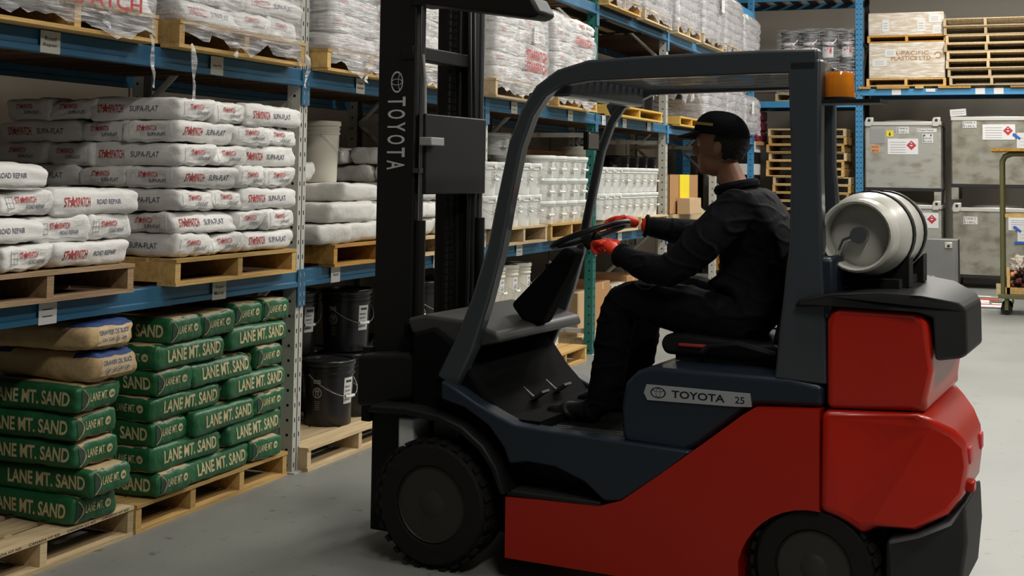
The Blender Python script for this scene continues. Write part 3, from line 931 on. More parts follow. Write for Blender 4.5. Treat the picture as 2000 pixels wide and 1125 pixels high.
def shell(X0, X1, Y0, Y1, z0, z1, label, m=M_film, rag=.05, amp=.012, rnd=.09, slope=0., tails=(), group='stretch film round the pallet loads'):
    """stretch film around a load: open bottom with ragged edge, rounded top"""
    g = G(); b = g.b; per = []; step = .045
    lx, ly = X1 - X0, Y1 - Y0; rc = .05
    def ringpt(s_):
        P = 2 * (lx + ly); s_ = s_ % P
        if s_ < lx: p = Vector((X0 + s_, Y0, 0)); n = Vector((0, -1, 0))
        elif s_ < lx + ly: p = Vector((X1, Y0 + s_ - lx, 0)); n = Vector((1, 0, 0))
        elif s_ < 2 * lx + ly: p = Vector((X1 - (s_ - lx - ly), Y1, 0)); n = Vector((0, 1, 0))
        else: p = Vector((X0, Y1 - (s_ - 2 * lx - ly), 0)); n = Vector((-1, 0, 0))
        c = Vector((max(X0 + rc, min(X1 - rc, p.x)), max(Y0 + rc, min(Y1 - rc, p.y)), 0)); d = p - c
        if d.length > rc: p = c + d.normalized() * rc; n = d.normalized()
        elif d.length > 1e-6: n = d.normalized()
        return p, n
    P = 2 * (lx + ly); n = int(P / step); mz = max(6, int((z1 - z0) / .045)); rows = []
    cen = Vector(((X0 + X1) / 2, (Y0 + Y1) / 2, 0))
    for k in range(mz + 4):
        t = min(1, k / mz); row = []
        for i in range(n):
            p, nn = ringpt(i * P / n); z = z0 + (z1 - z0) * t
            if k == 0: z += (noise.noise(Vector((p.x * 6, p.y * 6, 3))) * rag * 1.6 + noise.noise(Vector((p.x * 23, p.y * 23, 7))) * rag * .7)
            q = Vector((p.x * 5, p.y * 5, z * 9)); d = noise.noise(q) * amp + noise.noise(q * 2.9) * amp * .5 + amp * .4 * math.sin(z * 62 + p.x * 3)
            ins = 0
            if t > .8: ins = rnd * ((t - .8) / .2) ** 2
            if k > mz: ins = rnd + (k - mz) * .14; z = z1 + .012 * (k - mz) + d
            pp = p + nn * d * (1 if k <= mz else 0)
            if ins: 
                dd = cen - pp; dd.z = 0; pp = pp + dd * min(.9, ins / max(.01, dd.length) * 1.1)
            z -= slope * max(0, (pp.x - cen.x) / lx) * t * 2
            row.append(b.verts.new((pp.x, pp.y, z)))
        rows.append(row)
    for A, B in zip(rows, rows[1:]):
        for i in range(n): f = g._f([A[i], A[(i + 1) % n], B[(i + 1) % n], B[i]])
    g._f(rows[-1])
    o = g.obj('stretch_film', m, smooth=False)
    o.data.polygons.foreach_set('use_smooth', [True] * len(o.data.polygons))
    tag(o, label, 'plastic film', group)
    for tx, tz, ln, wd in tails:
        t = G(); prev = None; nseg = 14
        for k in range(nseg + 1):
            f = k / nseg; w = wd * (1 - .5 * f) * (1 + .45 * math.sin(f * 9 + tx * 5)); xx = tx + .035 * math.sin(f * 5 + tx) * f + .02 * f; yy = Y0 - .012 - .012 * math.sin(f * 7)
            a = t.b.verts.new((xx - w / 2, yy, tz - ln * f)); c = t.b.verts.new((xx, yy - .010 * math.sin(f * 11), tz - ln * f + .006)); d = t.b.verts.new((xx + w / 2, yy + .003, tz - ln * f))
            if prev: t._f([prev[0], prev[1], c, a]); t._f([prev[1], prev[2], d, c])
            prev = (a, c, d)
        to = t.obj('hanging_tail', M_filmt, o); to.data.polygons.foreach_set('use_smooth', [True] * len(to.data.polygons))
    return o


def wrapped(X0, rows, pal, phrase, first=0, m=M_film, tails=(), near=True, red=None, slope=0., sc=(1, 1, 1), zb=None, z_extra=.03, length=None, Y0=3.50, drop=.085):
    zb = Z2 + .118 if zb is None else zb
    stack('film', X0, Y0, zb, rows, phrase, 'film-wrapped sacks ' + pal, first=first, near=near, sc=sc)
    L_ = length or .975
    o = shell(X0 - .035, X0 + L_ + .01, Y0 - .052, Y0 + .97, zb - drop, zb + rows * .1015 + z_extra, 'clear stretch film ' + pal, m, slope=slope, tails=tails)
    if red:
        g = G()
        for t, cx, cz, w, h in red: g.text(t, (X0 + cx, Y0 - .068, zb + cz), (1, 0, 0), (0, 0, 1), w, h, .02)
        g.obj('red_lettering', M_red, o, label='large red lettering printed on the film')
    return o


wrapped(3.60, 3, 'round the load above the road repair label', 'wrapped load above road repair label', red=[('STARPATCH', .50, .02, .66, .06)], tails=((4.50, 2.11, .22, .03), (4.20, 2.17, .06, .05)))
wrapped(4.77, 4, 'round the load left of near upright, upper shelf', 'wrapped load left of near upright', first=1, tails=((4.79, 2.10, .26, .04), (5.12, 2.14, .07, .05), (5.76, 2.14, .17, .04)))
wrapped(6.08, 6, 'round the load right of near upright, upper shelf', 'wrapped load right of near upright', m=M_filmt, red=[('STAR', .62, .36, .34, .10), ('PATCH', .66, .24, .36, .09)], tails=((6.42, 2.14, .10, .05),))
wrapped(7.13, 6, 'round the load seen through mast', 'wrapped load seen through mast', first=1, m=M_filmt)
wrapped(8.40, 6, 'round the load right of mast', 'wrapped load right of mast', m=M_filmt, zb=Z2 + .13, red=[('STARPATCH', .66, .21, .42, .08), ('STARPATCH', .66, .12, .42, .07)])
wrapped(9.60, 6, 'round the sagging load left of green upright', 'sagging wrapped load by green upright', first=1, m=M_filmt, zb=Z2 + .13, slope=.12, red=[('STARPATCH', .5, .12, .5, .08), ('STARPATCH', .55, .42, .4, .06)])
for X0, rows, t in ((10.95, 3, 'first top-shelf load past green upright'), (12.1, 3, 'second top-shelf load'), (13.32, 5, 'third top-shelf load'),
                    (14.5, 6, 'fourth top-shelf load'), (15.62, 6, 'fifth top-shelf load'), (16.72, 5, 'last top-shelf load')):
    stack('plain', X0, 3.50, Z3 + .12, rows, t, 'film-wrapped sacks on the top shelf', near=X0 > 13 and X0 < 14, sc=(.92, .87, .92))
    shell(X0 - .04, X0 + .99, 3.455, 4.47, Z3 + .05, Z3 + .12 + rows * .1015 + .03, 'hazy stretch film, ' + t, M_filmf, amp=.016)
for X0, rows, t in ((14.62, 5, 'load just behind driver cap'), (15.7, 5, 'load beyond driver cap'), (16.75, 4, 'end load by blue post')):
    stack('plain', X0, 3.50, Z2 + .10, rows, t, 'film-wrapped sacks on the far upper shelf', near=False, sc=(.92, .87, .92))
    shell(X0 - .04, X0 + .99, 3.455, 4.47, Z2 + .03, Z2 + .12 + rows * .1015 + .03, 'hazy stretch film, upper shelf, ' + t, M_filmf, amp=.016)
stack('plain', 13.35, 3.50, Z2 + .36, 2, 'small load by far putty upright', 'film-wrapped sacks on the far upper shelf', near=True, sc=(.92, .87, .92))
shell(13.30, 14.36, 3.455, 4.45, Z2 + .30, Z2 + .36 + .24, 'torn hazy film over small load above black pails', M_filmf, amp=.02, rag=.12)
# paper slips on wrapped loads
for X, z, w, h, t in ((6.66, 2.52, .13, .17, 'white delivery slip on wrapped load beside mast'), (8.98, 2.52, .09, .12, 'white slip on wrapped load right of mast'),
                      (10.2, 2.36, .11, .17, 'white slip on sagging wrapped load'), (15.2, 3.5, .14, .2, 'white slip on far top-shelf load'), (17.0, 2.38, .12, .16, 'white slip on end load by blue post')):
    g = G(); g.box(0, w, -.004, 0, 0, h); g.mi = 1
    if X < 7:
        for k, s_ in enumerate(('032', 'KG', '111-05')): g.text(s_, (w / 2, -.0048, h * (.8 - .28 * k)), (1, 0, 0), (0, 0, 1), w * .6, h * .14, .01)
    else:
        for k in range(4): g.box(w * .2, w * .75, -.0046, -.004, h * (.2 + k * .17), h * (.2 + k * .17) + .006)
    tag(g.obj('paper_slip', [M_paper, M_tag3], loc=(X, 3.43, z)), t, 'label')

# ------------------------------------------------------------------ pails


def cyl_patch(g, r0, r1, h, az, half, z0, z1, off=.001, n=6):
    """curved label on a tapering pail wall; az = direction of its centre"""
    def P(a, z):
        r = r0 + (r1 - r0) * z / h + off
        return (math.cos(a) * r, math.sin(a) * r, z)
    for i in range(n):
        a0 = az - half + 2 * half * i / n; a1 = az - half + 2 * half * (i + 1) / n
        g.quad(P(a0, z0), P(a1, z0), P(a1, z1), P(a0, z1))


def cyl_text(g, t, r0, r1, h, az, half, zc, th, off=.002, bold=.02):
    V, F = text_geo(t, bold); vs = []
    for a, b in V:
        ang = az - half + 2 * half * a; z = zc + th * (b - .5); r = r0 + (r1 - r0) * z / h + off
        vs.append(g.b.verts.new((math.cos(ang) * r, math.sin(ang) * r, z)))
    for f in F: g._f([vs[i] for i in f])


def make_pail(kind):
    r, h = {'small': (.108, .232), 'squat': (.135, .176), 'tall': (.125, .36), 'black': (.150, .365), 'mid': (.118, .232)}[kind]
    body = {'tall': M_pail2, 'black': M_pblack}.get(kind, M_pail); rb = r * .88
    e = empty('pail', '', 'pail'); g = G()
    pr = [(rb, 0), (rb + .002, .006)]
    for f in (.2, .4, .6, .74): pr.append((rb + (r - rb) * f, h * f))
    pr += [(r * .975, h * .78), (r * 1.03, h * .785), (r * 1.03, h * .81), (r * .985, h * .82), (r * .99, h * .86), (r * 1.025, h * .865), (r * 1.025, h * .885), (r * .99, h * .89), (r * .99, h - .016)]
    g.lathe(pr, 28); g.obj('bucket', body, e, smooth=True)
    g = G(); g.lathe([(r * 1.045, h - .028), (r * 1.06, h - .024), (r * 1.06, h - .006), (r * 1.03, h), (r * .93, h), (r * .92, h - .008), (.001, h - .008)], 28)
    if kind == 'small':
        for k in range(3): g.box(r * 1.04, r * 1.07, -.02, .02, h - .04, h - .012, Matrix.Rotation(-PI / 2 + (k - 1) * .9, 4, 'Z'))
    g.obj('lid', body, e, smooth=True)
    # bail handle pivoting at +-x, hanging to the front (-y)
    g = G(); zl = h * .80; pts = []
    drop = h * (.34 if kind != 'squat' else .42)
    for k in range(15):
        a = PI * k / 14; pts.append((-math.cos(a) * r * 1.06, -math.sin(a) * r * 1.14, zl - math.sin(a) * drop))
    g.tube(pts, .0024, 6); hd = g.obj('wire_handle', M_wire, e)
    g = G(); g.tube(pts[6:9], .010 if kind != 'black' else .009, 8); g.obj('grip', M_grip, hd, smooth=True)
    g = G(); az = -PI / 2
    if kind == 'black':
        cyl_patch(g, rb, r, h, az + .12, .26, h * .34, h * .74); g.mi = 1
        cyl_patch(g, rb, r, h, az + .12, .17, h * .665, h * .70, .0016)
        for k, t in enumerate(('PRODUCT', 'QUANTITY', 'CUSTOMER', 'DATE 10/22')): cyl_text(g, t, rb, r, h, az + .12 - .04, .17, h * (.60 - .065 * k), .010)
        g.obj('product_label', [M_paper, M_black], e)
        g = G(); az2 = PI * 1.10
        for hw, a, b in ((.15, .66, .72),): cyl_patch(g, rb, r, h, az2, hw, h * a, h * b)
        for k in range(16):  # ring of the round symbol
            a0, a1 = 2 * PI * k / 16, 2 * PI * (k + 1) / 16; rr, ri = .030, .024
            def Q(a, q):
                z = h * .52 + math.sin(a) * q; an = az2 + math.cos(a) * q / r; rad = rb + (r - rb) * z / h + .0012
                return (math.cos(an) * rad, math.sin(an) * rad, z)
            g.quad(Q(a0, ri), Q(a1, ri), Q(a1, rr), Q(a0, rr))
        cyl_patch(g, rb, r, h, az2 - .05, .022, h * .47, h * .57, .0013, 2); cyl_patch(g, rb, r, h, az2 + .05, .022, h * .47, h * .57, .0013, 2)
        cyl_patch(g, rb, r, h, az2, .10, h * .535, h * .56, .0013, 3)
        for k in range(5): cyl_patch(g, rb, r, h, az2, .11 - .01 * (k % 2), h * (.385 - .03 * k), h * (.392 - .03 * k))
        g.mi = 1
        cyl_text(g, 'WARNING', rb, r, h, az2, .11, h * .69, .010, .002)
        g.obj('warning_label', [M_tag3, M_black], e)
    else:
        m_ = M_paper2 if kind != 'tall' else M_paper
        hw, a, b = {'small': (.30, .42, .74), 'mid': (.30, .36, .74), 'squat': (.20, .18, .74), 'tall': (.30, .45, .74)}[kind]
        g.mi = 0; cyl_patch(g, rb, r, h, az, hw, h * a, h * b)
        g.mi = 1; cyl_patch(g, rb, r, h, az, hw * .5, h * (b - .08), h * (b - .03), .0016, 3); cyl_text(g, '25', rb, r, h, az, hw * .5, h * (b - .17), h * .08)
        for k in range(3): cyl_patch(g, rb, r, h, az, hw * .7, h * (a + .03 + k * .035), h * (a + .042 + k * .035), .0016, 3)
        g.obj('product_label', [m_, M_tag3], e)
    return e


pails = {}


def pail(kind, x, y, z, label, group, rz=0.):
    if kind not in pails: pails[kind] = make_pail(kind)
    return place(pails[kind], (x, y, z), rz + random.uniform(-.12, .12), label, group)


zp = Z1 + .128
for t in range(2):
    for c in range(5):
        for d_ in range(2):
            if d_ == 1 and t == 0: continue
            pail('small', 8.43 + c * .222, 3.60 + d_ * .225, zp + t * .234, 'small white lidded pail, %s tier, %s, %s row, left pail pallet' % (('lower', 'upper')[t], ('nearest mast', 'second', 'third', 'fourth', 'last')[c], ('front', 'back')[d_]), 'small white pails on the middle shelf')
for t in range(3):
    for c in range(4):
        for d_ in range(3):
            if d_ and (t < 2 and c > 0): continue
            pail('squat', 9.66 + c * .265, 3.64 + d_ * .275, zp + t * .178, 'squat white pail, %s tier, %s, %s row, beside green upright' % (ORD[t] if t < 2 else 'top', ('near corner', 'second', 'third', 'last')[c], ('front', 'middle', 'back')[d_]), 'squat white pails left of the green upright', -.35)
for c in range(2): pail('squat', 9.72 + c * .3, 4.05, zp + 3 * .178, 'squat white pail alone on fourth tier, %s' % ('left one', 'right one')[c], 'squat white pails left of the green upright', -.35)
for t in range(2):
    for c in range(3): pail('small', 11.02 + c * .225, 3.62, Z1 + .118 + t * .234, 'small white pail just right of green upright, %s tier, %s' % (('lower', 'upper')[t], ('leftmost', 'middle', 'rightmost')[c]), 'small white pails right of the green upright')
    for c in range(5): pail('mid', 11.82 + c * .25, 3.66, Z1 + .118 + t * .236, 'white pail left of far putty upright, %s tier, %s' % (('lower', 'upper')[t], ('near end', 'second', 'third', 'fourth', 'fifth')[c]), 'white pails left of the far putty upright', -.2)
    pail('tall', 11.60, 4.0, Z1 + .118 + t * .3, 'yellowed pail set back between white pails, %s' % ('lower', 'upper')[t], 'white pails left of the far putty upright')
for t in range(2):
    for c in range(4): pail('tall', 8.60 + c * .262, 3.72, .13 + t * .385, 'tall off-white pail on floor pallet, %s tier, %s from mast' % (('lower', 'upper')[t], ORD[c].replace('bottom', 'first')), 'tall off-white pails on the floor pallet')
pail('tall', 6.78, 3.95, Z1 + .118 + 2 * .109 + .112, 'off-white bucket standing on plain sacks beside mast', 'single pails', .6)
# black pails
zb = .12
gr = 'black pails on the floor pallets'
for x, y, t, lb in ((6.62, 3.76, 0, 'open-fronted one nearest the near upright, lower tier'), (6.95, 3.78, 0, 'lower tier, second along'), (6.28, 4.15, 0, 'lower tier, behind first'), (6.62, 4.12, 0, 'lower tier, second deep'),
                    (6.98, 4.12, 0, 'lower tier, second deep by mast'), (6.75, 4.08, 1, 'upper tier, large badge showing'), (6.40, 4.18, 1, 'upper tier, beside upright in shade'), (7.0, 3.86, 1, 'upper tier behind mast edge')):
    pail('black', x, y, zb + t * .368, 'black pail, ' + lb, gr, -.30)
for c in range(3):
    for t in range(3): pail('black', 7.46 + c * .32, 3.74, zb + t * .368 if t < 2 else zb + 2 * .368 - .02, 'black pail seen through mast, %s tier, %s' % (ORD[t], ('near', 'middle', 'far')[c]), gr) if t < 2 else None
for t in range(2): pail('black', 3.72, 3.70, .125 + .368 * t if t else .125, 'black pail at left frame edge, %s one' % ('lower', 'upper')[t], gr, .5)
for c in range(5): pail('black', 11.25 + c * .33, 3.66, Z2 + .10, 'black pail on yellow painted pallet, upper shelf, %s along' % ORD[c].replace('bottom', 'first'), 'black pails on the upper shelf')
for c in range(4): pail('black', 13.5 + c * .36, 4.2, Z1 + .36, 'black pail behind brown carton, far bay, %s along' % ORD[c].replace('bottom', 'first'), 'black pails behind the brown carton')
for c in range(2): pail('black', 13.55 + c * .32, 3.7, Z2 + .305, 'black pail under film on far small load, %s' % ('near', 'far')[c], 'black pails under film')

# shelf board and cartons, bays 3 and 4
g = G(); g.box(10.95, 13.1, 4.35, 4.37, Z1 + .1, Z1 + .74); tag(g.obj('board', M_card), 'long brown board standing behind white pails', 'board')


def carton(name, x0, x1, y0, y1, z0, h, m, label, open_top=False, group=None, tape=True):
    e = empty(name, label, 'box', (x0, y0, z0), 0, group); w, d = x1 - x0, y1 - y0; g = G()
    if open_top:
        g.box(0, w, 0, .006, 0, h).box(0, w, d - .006, d, 0, h).box(0, .006, 0, d, 0, h).box(w - .006, w, 0, d, 0, h).box(0, w, 0, d, 0, .006)
        g.obj('box_body', m, e)
    else:
        g.box(0, w, 0, d, 0, h - .004); g.obj('box_body', m, e, bevel=.004)
        g = G(); g.box(.002, w - .002, .002, d / 2 - .002, h - .004, h); g.obj('lid_flap', m, e)
        g = G(); g.box(.002, w - .002, d / 2 + .002, d - .002, h - .004, h); g.obj('lid_flap', m, e)
        if tape: g = G(); g.box(w / 2 - .02, w / 2 + .02, -.001, 0, h - .07, h); g.obj('tape', M_card2, e)
    return e


g = G(); g.box(13.35, 15.35, 3.52, 4.5, Z1 + .0, Z1 + .11); 
tag(g.obj('dunnage_block', M_pale), 'low wooden platform under brown cartons, far bay', 'pallet')
carton('carton', 13.36, 14.6, 3.56, 4.0, Z1 + .11, .42, M_card, 'large open brown carton with yellow panel behind driver arm', True)
g = G(); g.box(13.75, 14.15, 3.545, 3.558, Z1 + .16, Z1 + .53); tag(g.obj('film_panel', M_yellow, bevel=.003), 'bright yellow film strip on brown carton front', 'sheet')
carton('carton', 13.6, 14.1, 3.40, 3.54, Z1 + .11, .17, M_card2, 'small light carton in front of brown carton')
for k in range(6):
    g = G(); g.lathe([(.02, 0), (.034, .01), (.034, .06), (.022, .075), (.022, .10)], 10)
    tag(g.obj('bottle', M_grip, loc=(13.55 + k * .17, 3.75, Z1 + .43), smooth=True), 'clear-capped bottle standing in the brown carton, %s from near end' % (ORD[k].replace('bottom', 'first')), 'bottle', 'bottles in the brown carton')
# floor-level clutter, bay 3
for k in range(4): carton('carton', 10.98 + k * .5, 11.42 + k * .5, 3.75, 4.2, .0 + .13, .38 + .05 * (k % 2), (M_card2, M_card, M_card3, M_card)[k], 'brown carton on low shelf behind driver, %s from green upright' % ORD[k].replace('bottom', 'first'), group='cartons low in the third bay')
pallet(10.95, 3.55, 0, 2.1, 1.0, 4, M_pale, 'long floor pallet under cartons behind driver', h=.13)
carton('carton', 9.62, 10.35, 3.7, 4.2, .13, .16, M_card3, 'flat pale carton on floor pallet under driver arms')
g = G(); g.box(0, .34, 0, .22, 0, .03); tag(g.obj('tray', M_orangel, loc=(9.8, 3.8, .292), bevel=.008), 'flat orange-topped packet on pale carton', 'packet')
g = G(); g.b = sack_bm(.5, .33, .14, .05, 9.1); g.obj
o = G(); o.b.free(); o.b = g.b; oo = o.obj('sack', M_plain, loc=(10.35, 3.95, .30), smooth=True); tag(oo, 'crumpled pale sack lying on carton under driver arms', 'sack')

# ------------------------------------------------------------------ back rack across the hall
XB = 19.9
rack2 = empty('pallet_rack', 'blue pallet rack across back of hall beside tank totes', 'rack', (XB, 2.42, 0))
pb_ = post_mesh('upright_post', 5.0, [M_blue2, M_hole])
for y in (2.62, 0, -2.45):
    p = addobj('upright_post', pb_, rack2, (0, y, 0), -PI / 2); p.scale = (1.35, 1, 1)
    addobj('foot_plate', foot_me, p); p = addobj('rear_post', pm['w'], rack2, (1.05, y, 0), PI / 2, label='grey rear post')
    o = addobj('frame_brace', brace_me, rack2, (0, y, 0), -PI / 2)


def beam2(y0, y1, z, x=0, m=M_blue2):
    L_ = abs(y1 - y0) - .1; k = (round(L_, 3), m.name)
    if k not in bm_cache: bm_cache[k] = beam_mesh(L_, m, .095)
    return addobj('beam', bm_cache[k], rack2, (x, max(y0, y1) - .05, z), -PI / 2)


for z, a, b in ((2.71, 2.62, 0), (2.88, 0, -2.45), (4.33, 2.62, 0), (4.5, 0, -2.45)):
    bo = beam2(a, b, z); beam2(a, b, z, 1.05, M_blue)
    for k in range(9): addobj('deck_board', plank, rack2, (0, max(a, b) - .2 - k * .26, z), -PI / 2)
    if z == 2.88:
        for X in (.42, .90, 1.58, 1.83):
            g = G(); g.box(X, X + .13, -.0145, -.0125, -.09 if X != .9 else -.05, -.002); g.obj('price_label', M_paper, bo)
# dunnage boards lying on the right beam
for k, (y0, y1, m) in enumerate(((2.42, 2.25, M_orange), (2.16, 1.7, M_orange), (1.62, 1.5, M_yel), (1.3, .85, M_orange), (.32, -.1, M_orange))):
    g = G(); g.box(19.86, 20.9, y1, y0, 2.881, 2.915); tag(g.obj('plank', m), 'flat orange-brown board on right beam of back rack, %s from left' % ORD[k].replace('bottom', 'first'), 'plank', 'boards on the back rack')
# carton load
simple_pallet(19.88, 2.31, 2.918, 'pallet under the lower filmed carton, back rack', M_yel, 'pallets on the back rack', w=1.12, d=.95, h=.115, jit=0)


def load_box(x0, y0, y1, z0, h, label, labels, text=None):
    e = empty('crate', label, 'box', (x0, y0, z0)); g = G(); g.box(0, .9, y1 - y0, 0, 0, h); g.obj('box_body', M_card3, e, bevel=.012)
    for a, b, w, hh in labels:
        q = G(); q.box(-.004, -.001, -a - w, -a, b, b + hh); q.mi = 1
        for k in range(3): q.box(-.0045, -.004, -a - w * .8, -a - w * .2, b + hh * (.25 + .2 * k), b + hh * (.3 + .2 * k))
        q.obj('paper_label', [M_paper, M_tag3], e)
    if text:
        q = G(); q.text(text[0], (-.003, -.60, h * .70), (0, -1, 0), (0, 0, 1), .5, .06, .01); q.text(text[1], (-.003, -.60, h * .56), (0, -1, 0), (0, 0, 1), .56, .06, .01)
        [q.quad(*[(-.003, -.98 + math.cos(a_) * r_, h * .63 + math.sin(a_) * r_) for a_, r_ in ((k * .45, .036), (k * .45 + .45, .036), (k * .45 + .45, .052), (k * .45, .052))]) for k in range(12)]; q.obj('printed_lettering', M_card, e)
    return e


load_box(19.9, 2.28, 1.20, 3.035, .53, 'large film-wrapped carton with brown lettering, lower one on back rack', ((.23, .32, .16, .11), (.05, .18, .21, .11)), ('A-PACIFIC', 'PLASTICS LTD'))
simple_pallet(19.9, 2.30, 3.567, 'pallet between the two filmed cartons', M_orange, 'pallets on the back rack', w=1.12, d=.92, h=.10, jit=0)
load_box(19.92, 2.29, 1.22, 3.669, .34, 'pale filmed carton on top, back rack', ((.20, .06, .10, .18), (.70, .05, .11, .18), (.86, .18, .17, .12), (.92, .02, .11, .12)))
for k in range(8):
    simple_pallet(19.86 - .0 * k, 1.16 + (.07 if k > 6 else .05 - .008 * (7 - k) * (1 if k < 4 else .5)), 2.918 + k * .122, 'empty pallet on back rack beside cartons, %s of eight' % (ORD[k] if k < 7 else 'topmost'), M_pale, 'empty pallets stacked on the back rack', w=1.15, h=.12)
# left bay: drums on a pallet
simple_pallet(19.9, 3.66, 2.712, 'pallet under wrapped grey drums, back rack', M_pale, 'pallets on the back rack', w=1.2, d=.9, h=.118, jit=0)
gd_ = empty('drum', '', 'drum'); gd_.scale = (.86, .86, 1.16); g = G()
g.lathe([(.155, 0), (.160, .01), (.160, .19), (.168, .20), (.168, .215), (.160, .225), (.160, .37), (.168, .38), (.168, .40), (.158, .405), (.15, .40), (.001, .40)], 24); g.obj('drum_body', M_drum, gd_, smooth=True)
g = G(); pts = [(math.cos(a) * .170, math.sin(a) * .170, .36 - .13 * math.sin((a - PI * .75) * 2 / 1.0) if 0 else .33 - .11 * math.sin((a - PI * .6) / (PI * .8) * PI)) for a in [PI * .6 + PI * .8 * k / 10 for k in range(11)]]
g.tube(pts, .004, 6); g.obj('handle', M_wire, gd_)
g = G(); cyl_patch(g, .160, .160, 1, PI, .62, .06, .26, .002, 8); g.mi = 1
for aa in (PI + .32,):
    c = .16; P_ = lambda a, z: (math.cos(a) * .1645, math.sin(a) * .1645, z)
    g.quad(P_(aa, .10), P_(aa + .4, .175), P_(aa, .25), P_(aa - .4, .175))
cyl_patch(g, .160, .160, 1, PI - .25, .12, .15, .165, .004, 3)
g.obj('hazard_label', [M_placard, M_pred], gd_)
for t in range(2):
    for c in range(4):
        for d_ in range(1): place(gd_, (20.12, 3.47 - c * .29, 2.832 + t * .472), 0, 'grey drum under film on back rack, %s tier, %s from left' % (('lower', 'upper')[t], ORD[c].replace('bottom', 'first')), 'grey drums on the back rack')
shell(19.90, 20.5, 2.46, 3.66, 2.82, 3.80, 'glossy film round grey drums on back rack', M_filmd, amp=.008, rnd=.02)
# tall column of empty pallets under the left bay
for k in range(19):
    simple_pallet(19.95, 3.72 - (.0 if k < 13 else -.07), k * .121, 'empty pallet in tall floor column behind forklift, %s from floor' % (['lowest', '2nd', '3rd'] + ['%dth' % q for q in range(4, 20)])[k], M_yel if k % 3 else M_pale, 'empty pallets in the floor column', w=1.16, h=.119)
for k in range(7): simple_pallet(19.9, 4.55, .9 + k * .125 - .9, 'pallet in short column behind driver, %s' % ORD[k], M_orange, 'pallets in the short column', w=.6, h=.12)
for k, (m, t) in enumerate(((M_pblack, 'black case with white label, lower'), (M_paper, 'white bundle on black case'), (M_pblack, 'black case, upper'), (M_paper, 'white bundle under maroon load'))):
    carton('case', 19.6, 20.1, 3.92, 4.45, 1.42 + k * .17 if k else 1.3, .165 if k else .29, m, t + ', beside blue post', tape=False)
g = G(); g.box(19.6, 20.1, 3.9, 4.5, .88, 1.3); tag(g.obj('support_case', M_pblack), 'dark case under the black cases, beside blue post', 'box')
for k in range(3):
    g = G(); g.box(0, .7, -.72, 0, 0, .155); tag(g.obj('wrapped_bundle', M_maroon, loc=(19.75, 4.6, 2.1 + k * .16), bevel=.03), 'maroon film-wrapped bundle under back-rack beam, %s' % ('lowest', 'middle', 'uppermost')[k], 'bundle', 'maroon bundles')
g = G(); g.box(19.7, 20.5, 3.86, 4.7, 2.04, 2.098); tag(g.obj('board', M_card), 'dark board under the maroon bundles', 'board')

# ------------------------------------------------------------------ tank totes


def diamond(g, x, y, z, s):
    g.quad((x, y - s, z), (x, y, z - s), (x, y + s, z), (x, y, z + s))


